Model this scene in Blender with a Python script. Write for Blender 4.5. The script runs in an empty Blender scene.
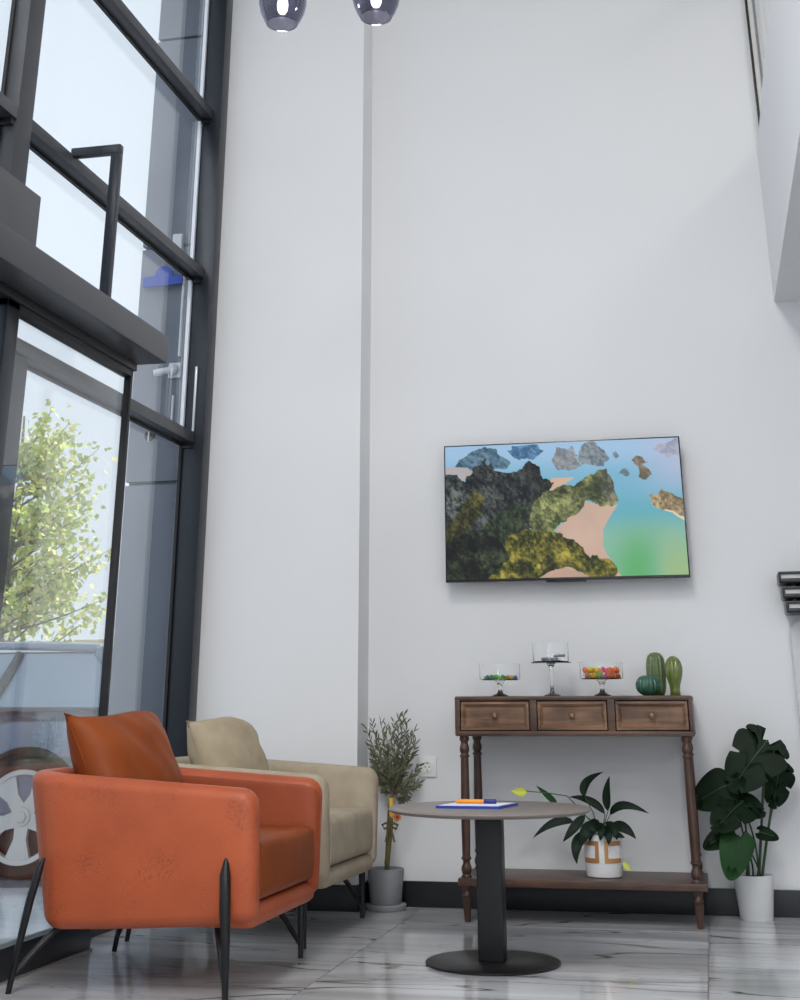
import bpy, bmesh, math, random
import numpy as np
from mathutils import Vector, Matrix
random.seed(7)
PI = math.pi
S = bpy.context.scene
COL = S.collection

# ------------------------------------------------------------------ camera
H = 0.78                                   # lens height above the floor (photographer crouching)
F, PY, PITCH, YAW, ROLL = 1317.04, 186.592, 0.37961, 0.216084, -0.0020466
cy, sy, cp, sp, cr, sr = (math.cos(YAW), math.sin(YAW), math.cos(PITCH), math.sin(PITCH), math.cos(ROLL), math.sin(ROLL))
fw = Vector((-sy*cp, cy*cp, sp)); rt = Vector((cy, sy, 0)); up = rt.cross(fw)
r2 = cr*rt + sr*up; u2 = -sr*rt + cr*up
cd = bpy.data.cameras.new('camera'); cam = bpy.data.objects.new('camera', cd); COL.objects.link(cam)
cam.matrix_world = Matrix(((r2.x, u2.x, -fw.x, 0), (r2.y, u2.y, -fw.y, 0), (r2.z, u2.z, -fw.z, H), (0, 0, 0, 1)))
cd.sensor_fit = 'HORIZONTAL'; cd.sensor_width = 36; cd.lens = F/800*36
cd.shift_y = -(500-PY)/800; cd.clip_start = .05; cd.clip_end = 500
S.camera = cam

def at(px, py, Y):                          # a point of the photograph at depth Y, in metres
    d = r2*((px-400)/F) - u2*((py-PY)/F) + fw
    return d*(Y/d.y) + Vector((0, 0, H))

# ------------------------------------------------------------------ sky, sun, fill lights, exposure
w = bpy.data.worlds.new('sky'); S.world = w; w.use_nodes = True
nt = w.node_tree; nt.nodes.clear()
tc = nt.nodes.new('ShaderNodeTexCoord'); sx = nt.nodes.new('ShaderNodeSeparateXYZ')
rp = nt.nodes.new('ShaderNodeValToRGB'); bg = nt.nodes.new('ShaderNodeBackground'); wo = nt.nodes.new('ShaderNodeOutputWorld')
rp.color_ramp.elements[0].position = 0.0; rp.color_ramp.elements[0].color = (.87, .935, 1.0, 1)
rp.color_ramp.elements[1].position = .9; rp.color_ramp.elements[1].color = (.76, .87, 1.0, 1)
nt.links.new(tc.outputs['Generated'], sx.inputs[0]); nt.links.new(sx.outputs['Z'], rp.inputs[0])
nt.links.new(rp.outputs[0], bg.inputs[0]); bg.inputs[1].default_value = 1.08
nt.links.new(bg.outputs[0], wo.inputs[0])

sd = bpy.data.lights.new('sun', 'SUN'); sun = bpy.data.objects.new('sun', sd); COL.objects.link(sun)
sd.energy = 6.0; sd.color = (1, .95, .86); sd.angle = .01
sun.rotation_euler = Vector((-.55, -.42, -.72)).to_track_quat('-Z', 'Y').to_euler()

CEIL = 5.4
FILL_PANELS = [(-.9, 1.7), (-.9, -.6), (-.9, -2.8)]
for (lx, ly) in FILL_PANELS:                     # unseen fill lights added to brighten the double-height hall
    ld = bpy.data.lights.new('hall_fill_light', 'AREA'); ld.shape = 'RECTANGLE'; ld.size = 1.2; ld.size_y = 1.2
    ld.energy = 85; ld.color = (1, .985, .965)
    lo = bpy.data.objects.new('hall_fill_light', ld); COL.objects.link(lo); lo.location = (lx, ly, CEIL-.07)

MZ = [(2.6, 4.3), (2.6, 1.2)]
for (lx, ly) in MZ:                         # warm fill lights added above the mezzanine to lighten the pilaster return
    ld = bpy.data.lights.new('mezzanine_fill_light', 'AREA'); ld.shape = 'RECTANGLE'; ld.size = 1.2; ld.size_y = .6
    ld.energy = 24; ld.color = (1, .93, .83)
    lo = bpy.data.objects.new('mezzanine_fill_light', ld); COL.objects.link(lo); lo.location = (lx, ly, CEIL-.07)

SF = [(1.7, 1.0), (1.7, -1.2), (1.7, -3.0)]
for (lx, ly) in SF:                         # unseen fill lights added under the mezzanine to lift the lower wall
    ld = bpy.data.lights.new('soffit_fill_light', 'AREA'); ld.shape = 'RECTANGLE'; ld.size = 1.2; ld.size_y = .6
    ld.energy = 48; ld.color = (.95, .975, 1)
    lo = bpy.data.objects.new('soffit_fill_light', ld); COL.objects.link(lo); lo.location = (lx, ly, 2.595-.07)

S.view_settings.view_transform = 'Standard'; S.view_settings.look = 'None'
S.view_settings.gamma = 1; S.view_settings.use_curve_mapping = False
S.view_settings.exposure = 0.06

# ------------------------------------------------------------------ materials
MATS = {}
def mat(name, col, rough=.5, metal=0, var=0., scale=8., bump=0., bscale=60., spec=None, coat=0, stretch=None, emis=0, var2=None):
    m = bpy.data.materials.new(name); m.use_nodes = True; n = m.node_tree; b = n.nodes['Principled BSDF']
    col = tuple(col[:3])
    b.inputs['Base Color'].default_value = (*col, 1); b.inputs['Roughness'].default_value = rough; b.inputs['Metallic'].default_value = metal
    if spec is not None: b.inputs['Specular IOR Level'].default_value = spec
    if coat: b.inputs['Coat Weight'].default_value = coat; b.inputs['Coat Roughness'].default_value = .05
    if emis: b.inputs['Emission Color'].default_value = (*col, 1); b.inputs['Emission Strength'].default_value = emis
    t = n.nodes.new('ShaderNodeTexCoord'); mp = n.nodes.new('ShaderNodeMapping'); n.links.new(t.outputs['Object'], mp.inputs[0])
    if stretch: mp.inputs['Scale'].default_value = stretch
    nz = n.nodes.new('ShaderNodeTexNoise'); nz.inputs['Scale'].default_value = scale; nz.inputs['Detail'].default_value = 6
    n.links.new(mp.outputs[0], nz.inputs['Vector'])
    r = n.nodes.new('ShaderNodeValToRGB'); r.color_ramp.elements[0].position = .3; r.color_ramp.elements[1].position = .7
    c2 = var2 if var2 else tuple(max(0, c*(1-var)) for c in col); c1 = col if var2 else tuple(min(1, c*(1+var*.6)) for c in col)
    r.color_ramp.elements[0].color = (*c2, 1); r.color_ramp.elements[1].color = (*c1, 1)
    n.links.new(nz.outputs[0], r.inputs[0]); n.links.new(r.outputs[0], b.inputs['Base Color'])
    if bump:
        nb = n.nodes.new('ShaderNodeTexNoise'); nb.inputs['Scale'].default_value = bscale; nb.inputs['Detail'].default_value = 4
        n.links.new(mp.outputs[0], nb.inputs['Vector'])
        bp = n.nodes.new('ShaderNodeBump'); bp.inputs['Strength'].default_value = bump; bp.inputs['Distance'].default_value = .01
        n.links.new(nb.outputs[0], bp.inputs['Height']); n.links.new(bp.outputs[0], b.inputs['Normal'])
    MATS[name] = m; return m

def srgb(r, g, b):
    return tuple(((c/255)/12.92 if c/255 <= .04045 else ((c/255+.055)/1.055)**2.4) for c in (r, g, b))

def pane_mat(name, tint, base=.04, gloss=(1, 1, 1)):
    m = bpy.data.materials.new(name); m.use_nodes = True; n = m.node_tree; n.nodes.clear()
    o = n.nodes.new('ShaderNodeOutputMaterial'); mx = n.nodes.new('ShaderNodeMixShader'); fr = n.nodes.new('ShaderNodeFresnel')
    tr = n.nodes.new('ShaderNodeBsdfTransparent'); gl = n.nodes.new('ShaderNodeBsdfGlossy')
    ge = n.nodes.new('ShaderNodeNewGeometry'); ir = n.nodes.new('ShaderNodeMapRange')   # same reflectance on both faces of the sheet
    ir.inputs[3].default_value = 1.5; ir.inputs[4].default_value = 1/1.5
    n.links.new(ge.outputs['Backfacing'], ir.inputs[0]); n.links.new(ir.outputs[0], fr.inputs['IOR']); tr.inputs['Color'].default_value = (*tint, 1); gl.inputs['Color'].default_value = (*gloss, 1)
    gl.inputs['Roughness'].default_value = .01
    n.links.new(fr.outputs[0], mx.inputs[0]); n.links.new(tr.outputs[0], mx.inputs[1]); n.links.new(gl.outputs[0], mx.inputs[2])
    n.links.new(mx.outputs[0], o.inputs[0]); MATS[name] = m; return m

def wood_mat(name, dark, light, axis='X', scale=1.0):
    m = bpy.data.materials.new(name); m.use_nodes = True; n = m.node_tree; b = n.nodes['Principled BSDF']
    t = n.nodes.new('ShaderNodeTexCoord'); mp = n.nodes.new('ShaderNodeMapping')
    st = {'X': (2.2, 26, 26), 'Z': (26, 26, 2.2)}[axis]
    mp.inputs['Scale'].default_value = tuple(s*scale for s in st); n.links.new(t.outputs['Object'], mp.inputs[0])
    nz = n.nodes.new('ShaderNodeTexNoise'); nz.inputs['Scale'].default_value = 1.3; nz.inputs['Detail'].default_value = 8; nz.inputs['Distortion'].default_value = .8
    n.links.new(mp.outputs[0], nz.inputs['Vector'])
    n2 = n.nodes.new('ShaderNodeTexNoise'); n2.inputs['Scale'].default_value = 9; n.links.new(t.outputs['Object'], n2.inputs['Vector'])
    mm = n.nodes.new('ShaderNodeMix'); mm.data_type = 'FLOAT'; mm.inputs[0].default_value = .35
    n.links.new(nz.outputs[0], mm.inputs[2]); n.links.new(n2.outputs[0], mm.inputs[3])
    r = n.nodes.new('ShaderNodeValToRGB'); r.color_ramp.elements[0].position = .36; r.color_ramp.elements[1].position = .66
    r.color_ramp.elements[0].color = (*dark, 1); r.color_ramp.elements[1].color = (*light, 1)
    n.links.new(mm.outputs[0], r.inputs[0]); n.links.new(r.outputs[0], b.inputs['Base Color'])
    b.inputs['Roughness'].default_value = .38
    bp = n.nodes.new('ShaderNodeBump'); bp.inputs['Strength'].default_value = .12; bp.inputs['Distance'].default_value = .004
    n.links.new(nz.outputs[0], bp.inputs['Height']); n.links.new(bp.outputs[0], b.inputs['Normal'])
    MATS[name] = m; return m

def marble_mat():
    m = bpy.data.materials.new('marble'); m.use_nodes = True; n = m.node_tree; b = n.nodes['Principled BSDF']
    g = n.nodes.new('ShaderNodeNewGeometry'); oi = n.nodes.new('ShaderNodeObjectInfo')
    ml = n.nodes.new('ShaderNodeVectorMath'); ml.operation = 'SCALE'; ml.inputs[3].default_value = 17
    cx = n.nodes.new('ShaderNodeCombineXYZ'); n.links.new(oi.outputs['Random'], cx.inputs[0]); n.links.new(oi.outputs['Random'], cx.inputs[1])
    n.links.new(cx.outputs[0], ml.inputs[0])
    ad = n.nodes.new('ShaderNodeVectorMath'); ad.operation = 'ADD'; n.links.new(g.outputs['Position'], ad.inputs[0]); n.links.new(ml.outputs[0], ad.inputs[1])
    mp = n.nodes.new('ShaderNodeMapping'); mp.inputs['Scale'].default_value = (.55, 2.9, 1); mp.inputs['Rotation'].default_value = (0, 0, .05)
    n.links.new(ad.outputs[0], mp.inputs[0])
    def ridged(scale, dist, lo, hi, det=5):
        nz = n.nodes.new('ShaderNodeTexNoise'); nz.inputs['Scale'].default_value = scale; nz.inputs['Detail'].default_value = det; nz.inputs['Distortion'].default_value = dist
        n.links.new(mp.outputs[0], nz.inputs['Vector'])
        s = n.nodes.new('ShaderNodeMath'); s.operation = 'SUBTRACT'; s.inputs[1].default_value = .5; n.links.new(nz.outputs[0], s.inputs[0])
        a = n.nodes.new('ShaderNodeMath'); a.operation = 'ABSOLUTE'; n.links.new(s.outputs[0], a.inputs[0])
        r = n.nodes.new('ShaderNodeMapRange'); r.inputs[1].default_value = lo; r.inputs[2].default_value = hi; r.inputs[3].default_value = 1; r.inputs[4].default_value = 0
        n.links.new(a.outputs[0], r.inputs[0]); return r
    v1 = ridged(.85, .55, 0, .008, 3); v2 = ridged(1.9, .4, 0, .010, 4); cl = ridged(.9, .6, 0, .22, 3)
    base = n.nodes.new('ShaderNodeMix'); base.data_type = 'RGBA'; base.inputs[6].default_value = (*srgb(222, 223, 226), 1); base.inputs[7].default_value = (*srgb(176, 176, 178), 1)
    n.links.new(cl.outputs[0], base.inputs[0])
    m1 = n.nodes.new('ShaderNodeMix'); m1.data_type = 'RGBA'; m1.inputs[7].default_value = (*srgb(96, 92, 90), 1); n.links.new(base.outputs[2], m1.inputs[6])
    n.links.new(v1.outputs[0], m1.inputs[0])
    sc = n.nodes.new('ShaderNodeMath'); sc.operation = 'MULTIPLY'; sc.inputs[1].default_value = .4; n.links.new(v2.outputs[0], sc.inputs[0])
    m2 = n.nodes.new('ShaderNodeMix'); m2.data_type = 'RGBA'; m2.inputs[7].default_value = (*srgb(112, 102, 96), 1); n.links.new(m1.outputs[2], m2.inputs[6]); n.links.new(sc.outputs[0], m2.inputs[0])
    n.links.new(m2.outputs[2], b.inputs['Base Color'])
    b.inputs['Roughness'].default_value = .09; b.inputs['Specular IOR Level'].default_value = .62
    MATS['marble'] = m; return m

def leather_mat():
    m = mat('tan_leather', srgb(182, 86, 46), .46, var2=srgb(166, 76, 38), scale=5, bump=.12, bscale=240)
    n = m.node_tree; b = n.nodes['Principled BSDF']; link = b.inputs['Base Color'].links[0]; src = link.from_socket
    t = n.nodes.new('ShaderNodeTexCoord')
    a = n.nodes.new('ShaderNodeTexNoise'); a.inputs['Scale'].default_value = 130; a.inputs['Detail'].default_value = 3; n.links.new(t.outputs['Object'], a.inputs['Vector'])
    a2 = n.nodes.new('ShaderNodeTexNoise'); a2.inputs['Scale'].default_value = 9; a2.inputs['Detail'].default_value = 3; n.links.new(t.outputs['Object'], a2.inputs['Vector'])
    ml = n.nodes.new('ShaderNodeMath'); ml.operation = 'MULTIPLY'; n.links.new(a.outputs[0], ml.inputs[0]); n.links.new(a2.outputs[0], ml.inputs[1])
    r = n.nodes.new('ShaderNodeMapRange'); r.inputs[1].default_value = .31; r.inputs[2].default_value = .44; r.inputs[4].default_value = .45; n.links.new(ml.outputs[0], r.inputs[0])
    mx = n.nodes.new('ShaderNodeMix'); mx.data_type = 'RGBA'; mx.inputs[7].default_value = (*srgb(112, 52, 36), 1)
    n.links.new(r.outputs[0], mx.inputs[0]); n.links.new(src, mx.inputs[6]); n.links.new(mx.outputs[2], b.inputs['Base Color'])
    return m

mat('wall_paint', srgb(226, 226, 227), .75, var=.012, scale=1.5, bump=.03, bscale=220)
mat('ceiling_paint', srgb(228, 228, 226), .8, var=.01)
mat('trim_cream', srgb(226, 214, 198), .5, var=.03)
mat('baseboard_black', srgb(33, 34, 37), .35, var=.1)
mat('frame_grey', srgb(72, 73, 77), .36, metal=.4, var=.08, scale=3)
mat('frame_dark', srgb(47, 51, 58), .3, metal=.5, var=.1, scale=3)
mat('gasket_black', srgb(18, 18, 20), .5, var=.1)
mat('gasket_sky', srgb(225, 230, 238), .4, var=.02)
mat('alu', srgb(190, 192, 195), .3, metal=.8, var=.03)
marble_mat(); leather_mat()
mat('grout', srgb(150, 146, 140), .8, var=.08)
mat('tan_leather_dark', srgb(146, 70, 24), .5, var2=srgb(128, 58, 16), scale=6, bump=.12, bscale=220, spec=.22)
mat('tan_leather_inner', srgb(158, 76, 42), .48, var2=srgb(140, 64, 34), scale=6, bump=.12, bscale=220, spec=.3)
mat('cream_fabric', srgb(180, 166, 144), .85, var2=srgb(166, 151, 129), scale=14, bump=.25, bscale=330)
mat('cream_pillow', srgb(184, 168, 142), .8, var2=srgb(166, 150, 124), scale=12, bump=.2, bscale=300)
mat('black_metal', srgb(20, 20, 22), .4, metal=.2, var=.08)
mat('table_black', srgb(19, 19, 20), .36, metal=.15, var=.08)
mat('table_taupe', srgb(132, 123, 117), .42, var=.03, scale=30)
wood_mat('wood_walnut', srgb(52, 35, 28), srgb(100, 70, 54), 'X'); wood_mat('wood_drawer', srgb(74, 50, 36), srgb(150, 114, 86), 'X')
wood_mat('wood_leg', srgb(48, 31, 25), srgb(92, 62, 47), 'Z')
mat('gap_black', srgb(14, 11, 10), .8, var=.1)
mat('bronze', srgb(128, 96, 74), .32, metal=.5, var=.05)
mat('tv_black', srgb(14, 14, 17), .25, var=.05)
mat('pot_white', srgb(226, 226, 226), .35, var=.015)
mat('pot_grey', srgb(142, 143, 145), .75, var=.05, scale=30)
mat('gold_band', srgb(186, 138, 88), .35, metal=.35, var=.05)
mat('soil', srgb(40, 30, 25), .95, var=.4, scale=40, bump=.8, bscale=80)
mat('monstera_green', srgb(15, 33, 17), .5, spec=.13, var=.25, scale=10)
mat('monstera_bright', srgb(22, 62, 24), .5, spec=.15, var=.2, scale=10)
mat('stem_green', srgb(48, 78, 44), .45, var=.15)
mat('lily_green', srgb(15, 33, 19), .48, spec=.16, var=.25, scale=14)
mat('lily_yellow', srgb(196, 202, 72), .5, var=.12, scale=30)
mat('olive_leaf', srgb(108, 112, 84), .6, var=.35, scale=40)
mat('olive_bark', srgb(104, 88, 70), .8, var=.25, scale=40)
mat('yellow_stake', srgb(228, 176, 34), .5, var=.08)
mat('flower_orange', srgb(206, 112, 40), .6, var=.15, scale=60)
mat('flower_eye', srgb(128, 44, 30), .6, var=.1)
mat('ribbon_olive', srgb(98, 88, 40), .55, var=.15)
mat('paper', srgb(232, 234, 242), .7, var=.01)
mat('blue_plastic', srgb(34, 62, 168), .4, var=.03)
mat('navy_plastic', srgb(22, 36, 120), .35, var=.03)
mat('orange_plastic', srgb(244, 152, 44), .4, var=.03)
mat('cactus_teal', srgb(46, 92, 72), .22, var=.2, scale=30, coat=.4)
mat('cactus_green', srgb(88, 108, 62), .22, var=.25, scale=30, coat=.4)
mat('cactus_olive', srgb(104, 118, 50), .2, var=.2, scale=20, coat=.5)
mat('spine', srgb(196, 190, 150), .5, var=.05)
mat('silver_foil', srgb(140, 144, 152), .3, metal=.7, var=.2, scale=60)
for nm, c in dict(yellow=(240, 196, 30), orange=(250, 120, 50), pink=(240, 40, 150), green=(80, 190, 60), blue=(70, 110, 210), lime=(150, 220, 70), coral=(255, 100, 80), gold=(190, 160, 40)).items():
    mat('sweet_'+nm, srgb(*c), .35, var=.05)
mat('panel_grey', srgb(206, 208, 210), .6, var=.03)
mat('rack_black', srgb(30, 30, 40), .3, var=.1)
mat('rack_card', srgb(206, 208, 202), .6, var=.06, scale=30)
mat('clad_light', srgb(140, 147, 157), .6, var=.03); mat('clad_dark', srgb(114, 121, 132), .6, var=.03)
mat('sign_blue', srgb(52, 86, 186), .4, var=.04)
mat('cam_white', srgb(228, 230, 232), .35, var=.02)
mat('lens_black', srgb(16, 16, 18), .15, var=.02)
mat('car_paint', srgb(112, 126, 146), .25, metal=.45, var=.03, coat=.8)
mat('car_glass', srgb(118, 142, 162), .08, var=.05, spec=.8, coat=1)  # pale blue base carries the sky's reflection in the glass
mat('car_black', srgb(24, 25, 27), .5, var=.1)
mat('tyre', srgb(30, 31, 33), .8, var=.15)
mat('rim_silver', srgb(206, 208, 206), .3, metal=.55, var=.04)
mat('rim_dark', srgb(48, 50, 54), .4, metal=.4, var=.1)
mat('lamp_glass', srgb(225, 230, 235), .1, var=.02)
mat('paving', srgb(150, 158, 170), .12, var=.1, scale=2, spec=.7)
mat('road', srgb(150, 148, 146), .8, var=.1, scale=3)
mat('leaf_green', srgb(186, 204, 92), .6, var=.3, scale=4)  # both leaf colours brightened in place of light passing through them
mat('leaf_yellow', srgb(228, 226, 130), .6, var=.25, scale=4)
mat('bark', srgb(120, 108, 96), .9, var=.25, scale=12)
mat('canvas_beige', srgb(206, 196, 158), .8, var=.05); mat('warehouse_white', srgb(232, 232, 230), .7, var=.03)
mat('plate_white', srgb(232, 232, 230), .35, var=.01); mat('socket_hole', srgb(110, 112, 114), .5, var=.03)
mat('fill_diffuser', (1, .98, .95), .5, emis=1.5); mat('bulb', (.92, .92, 1), .4, emis=6)
pane_mat('pane', (.965, .978, .985)); pane_mat('pane_clear', (.97, .985, .985)); pane_mat('pendant_glass', (.60, .60, .66), gloss=(.95, .95, 1)); gm = mat('bowl_glass', (1, 1, 1), .0); gb = gm.node_tree.nodes['Principled BSDF']; gb.inputs['Transmission Weight'].default_value = 1; gb.inputs['IOR'].default_value = 1.45

# ------------------------------------------------------------------ mesh helpers
def mesh_obj(name, bm, m, parent=None, smooth=False, flat_angle=None):
    me = bpy.data.meshes.new(name)
    bmesh.ops.recalc_face_normals(bm, faces=bm.faces)
    bm.to_mesh(me); bm.free()
    for mm in (m if isinstance(m, (list, tuple)) else [m]): me.materials.append(MATS[mm])
    if smooth:
        for p in me.polygons: p.use_smooth = True
        if flat_angle: me.set_sharp_from_angle(angle=flat_angle)
    o = bpy.data.objects.new(name, me); COL.objects.link(o)
    if parent: o.parent = parent
    return o
def raw_obj(name, vs, fs, m, parent=None, smooth=False):
    me = bpy.data.meshes.new(name); me.from_pydata([tuple(v) for v in vs], [], fs); me.update()
    me.materials.append(MATS[m])
    if smooth:
        for p in me.polygons: p.use_smooth = True
    o = bpy.data.objects.new(name, me); COL.objects.link(o)
    if parent: o.parent = parent
    return o
def tag(o, label, cat, group=None):
    o['label'] = label; o['category'] = cat
    if group: o['group'] = group
    return o
def struct(o, label=None):
    o['kind'] = 'structure'
    if label: o['label'] = label
    return o
def empty(name, loc=(0, 0, 0), rz=0):
    o = bpy.data.objects.new(name, None); COL.objects.link(o); o.location = loc; o.rotation_euler = (0, 0, rz)
    o.empty_display_size = .1; return o
def thing(name, label, cat, loc=(0, 0, 0), rz=0, group=None): return tag(empty(name, loc, rz), label, cat, group)
def dup(root, loc=None, rz=None, label=None, group=None):
    r = root.copy(); COL.objects.link(r)
    if loc is not None: r.location = loc
    if rz is not None: r.rotation_euler = (0, 0, rz)
    if label: r['label'] = label
    if group: r['group'] = group
    for ch in list(root.children):
        c = ch.copy(); COL.objects.link(c); c.parent = r
        for g in list(ch.children):
            d = g.copy(); COL.objects.link(d); d.parent = c
    return r
def add_box(bm, x0, x1, y0, y1, z0, z1, bev=0., seg=2):
    vs = [bm.verts.new(p) for p in ((x0, y0, z0), (x1, y0, z0), (x1, y1, z0), (x0, y1, z0), (x0, y0, z1), (x1, y0, z1), (x1, y1, z1), (x0, y1, z1))]
    fs = [bm.faces.new([vs[i] for i in q]) for q in ((3, 2, 1, 0), (4, 5, 6, 7), (0, 1, 5, 4), (1, 2, 6, 5), (2, 3, 7, 6), (3, 0, 4, 7))]
    if bev:
        es = {e for f in fs for e in f.edges}
        bmesh.ops.bevel(bm, geom=list(es), offset=bev, segments=seg, profile=.6, affect='EDGES')
def box(name, x0, x1, y0, y1, z0, z1, m, parent=None, bev=0., seg=2):
    bm = bmesh.new(); add_box(bm, x0, x1, y0, y1, z0, z1, bev, seg)
    return mesh_obj(name, bm, m, parent, smooth=bev > 0, flat_angle=.6 if bev else None)
def add_lathe(bm, prof, cx=0, cy=0, cz=0, seg=32, rfun=None, cap=True):
    rings = []
    for (r, z) in prof:
        ring = []
        for k in range(seg):
            a = 2*PI*k/seg; rr = r*(rfun(a, z) if rfun else 1)
            ring.append(bm.verts.new((cx+rr*math.cos(a), cy+rr*math.sin(a), cz+z)))
        rings.append(ring)
    for i in range(len(rings)-1):
        for k in range(seg):
            bm.faces.new((rings[i][k], rings[i][(k+1) % seg], rings[i+1][(k+1) % seg], rings[i+1][k]))
    if cap:
        bm.faces.new(list(reversed(rings[0]))); bm.faces.new(rings[-1])
def lathe(name, prof, m, parent=None, loc=(0, 0, 0), seg=32, rfun=None, cap=True, ang=.7):
    bm = bmesh.new(); add_lathe(bm, prof, seg=seg, rfun=rfun, cap=cap)
    o = mesh_obj(name, bm, m, parent, smooth=True, flat_angle=ang); o.location = loc; return o
def add_tube(bm, pts, radii, seg=8, cap=True):
    pts = [Vector(p) for p in pts]; rings = []
    if not isinstance(radii, (list, tuple)): radii = [radii]*len(pts)
    ref = None
    for i, p in enumerate(pts):
        d = (pts[min(i+1, len(pts)-1)]-pts[max(i-1, 0)]).normalized()
        if ref is None: ref = Vector((0, 0, 1)) if abs(d.z) < .9 else Vector((1, 0, 0))
        a = d.cross(ref).normalized(); b = d.cross(a).normalized(); ref = b.cross(d) if False else ref
        rings.append([bm.verts.new(p+(a*math.cos(2*PI*k/seg)+b*math.sin(2*PI*k/seg))*radii[i]) for k in range(seg)])
    for i in range(len(rings)-1):
        for k in range(seg): bm.faces.new((rings[i][k], rings[i][(k+1) % seg], rings[i+1][(k+1) % seg], rings[i+1][k]))
    if cap: bm.faces.new(list(reversed(rings[0]))); bm.faces.new(rings[-1])
def tube(name, pts, radii, m, parent=None, seg=8):
    bm = bmesh.new(); add_tube(bm, pts, radii, seg); return mesh_obj(name, bm, m, parent, smooth=True, flat_angle=.9)
def bez(p0, p1, p2, n):
    p0, p1, p2 = Vector(p0), Vector(p1), Vector(p2)
    c = p1*2-(p0+p2)*.5
    return [p0*(1-t)**2+c*2*t*(1-t)+p2*t*t for t in [i/n for i in range(n+1)]]

# ================================================================== THE ROOM
YW = 6.287        # back wall
YC = 6.09         # front of the pilaster
XP0, XP1 = -2.30, -1.534
XR = 4.2; YR = -4.0; XG = -2.40; XF = -2.33
# floor: substrate and marble tiles
fl = box('floor', XG-.1, XR, YR, YW+.1, -.14, -.006, 'grout'); struct(fl, 'polished white marble tiled floor with grey veins')
TX, TY, G = 1.2, .934, .0016
bm = bmesh.new(); add_box(bm, G, TX-G, G, TY-G, -.006, 0, 0)
tile0 = mesh_obj('tile', bm, 'marble', fl); tile_me = tile0.data
tx0 = -.08; ty0 = 4.89; first = True
for i in range(-2, 4):
    for j in range(-10, 2):
        x = tx0+i*TX; y = ty0+j*TY
        if x > XR-.3 or y < YR-TY: continue
        if x < -2.42 or y+TY > 8:
            if x < -2.5: continue
        o = tile0 if first else bpy.data.objects.new('tile', tile_me)
        if not first: COL.objects.link(o); o.parent = fl
        first = False
        o.location = (x, y, 0)
# walls
struct(box('wall_back', XP1-.8, XR, YW, YW+.2, 0, CEIL, 'wall_paint'), 'tall plain white painted wall behind the console table')
struct(box('wall_pilaster', XP0, XP1, YC, YW, 0, CEIL, 'wall_paint'), 'white pilaster standing proud of the back wall by the window')
struct(box('trim_1', XP0-.012, XP0+.003, YC-.006, YC+.02, 0, CEIL, 'trim_cream'), 'thin cream edge bead where the pilaster meets the window post')
struct(box('wall_right', XR, XR+.2, YR, YW+.2, 0, CEIL, 'wall_paint'), 'white wall on the far right')
struct(box('ceiling', XG-.2, XR+.2, YR-.2, YW+.2, CEIL, CEIL+.25, 'ceiling_paint'), 'white ceiling of the double-height hall')
struct(box('baseboard_back', XP1, XR, YW-.014, YW, 0, .10, 'baseboard_black', bev=.003), 'black skirting board along the back wall')
struct(box('baseboard_pilaster', XP0, XP1+.014, YC-.014, YC, 0, .10, 'baseboard_black', bev=.003), 'black skirting board around the pilaster')
struct(box('baseboard_return', XP1, XP1+.014, YC, YW, 0, .10, 'baseboard_black', bev=.003))
# mezzanine
XM = .447; ZM0, ZM1 = 2.595, 3.384
struct(box('wall_mezzanine', XM, XR, YR, YW, ZM0, ZM0+.3, 'wall_paint'), 'white mezzanine slab with a deep plain fascia')
struct(box('wall_fascia', XM, XM+.12, YR, YW, ZM0+.3, ZM1, 'wall_paint'), 'white upstand of the mezzanine edge')
rl = thing('glass_balustrade', 'clear glass balustrade with a dark end profile on the white mezzanine edge', 'railing', (XM+.05, YW, ZM1))
box('end_profile', -.030, -.018, -.022, -.002, 0, 1.05, 'gasket_black', rl, .002)
y = -.03
for k in range(6):
    box('pane', -.006, .006, y-1.55, y, .0, 1.0, 'pane', rl); y -= 1.57
box('handrail', -.025, .025, -9.45, -.03, 1.0, 1.035, 'frame_dark', rl, .004)
# fixtures for the added fill lights, all out of view
for (lx, ly) in FILL_PANELS:
    t = thing('fill_panel', 'square white fill light panel added in the unseen high ceiling', 'ceiling light', (lx, ly, CEIL), 0, 'added hall fill panels')
    box('frame', -.64, .64, -.64, .64, -.05, 0, 'alu', t); box('diffuser', -.6, .6, -.6, .6, -.056, -.05, 'fill_diffuser', t)

for (lx, ly) in MZ:
    t = thing('fill_panel', 'long fill light panel added in the unseen ceiling over the mezzanine', 'ceiling light', (lx, ly, CEIL), 0, 'added mezzanine fill panels')
    box('frame', -.64, .64, -.34, .34, -.05, 0, 'alu', t); box('diffuser', -.6, .6, -.3, .3, -.056, -.05, 'fill_diffuser', t)
for (lx, ly) in SF:
    t = thing('fill_panel', 'long fill light panel added out of view under the mezzanine slab', 'ceiling light', (lx, ly, ZM0), 0, 'added soffit fill panels')
    box('frame', -.64, .64, -.34, .34, -.05, 0, 'alu', t); box('diffuser', -.6, .6, -.3, .3, -.056, -.05, 'fill_diffuser', t)
# ------------------------------------------------------------------ curtain wall on the left
win = struct(empty('window_1', (XG, 5, 0)), 'tall dark-framed glazed facade with horizontal transoms')
def wbox(name, x0, x1, y0, y1, z0, z1, m, bev=.004, parent=win):
    p = parent.location
    return box(name, x0-p.x, x1-p.x, y0-p.y, y1-p.y, z0-p.z, z1-p.z, m, parent, bev)
ZT = [(1.985, 2.036), (2.818, 2.868), (3.70, 3.752), (4.58, 4.63)]
MULL = [(4.02, 4.135), (1.9, 2.015), (-.2, -.085), (-2.3, -2.185)]
for (a, b) in MULL:
    z0 = 2.33 if a > 3 else 0
    wbox('mullion', XG, XF, a, b, z0, CEIL, 'frame_grey')
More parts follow.
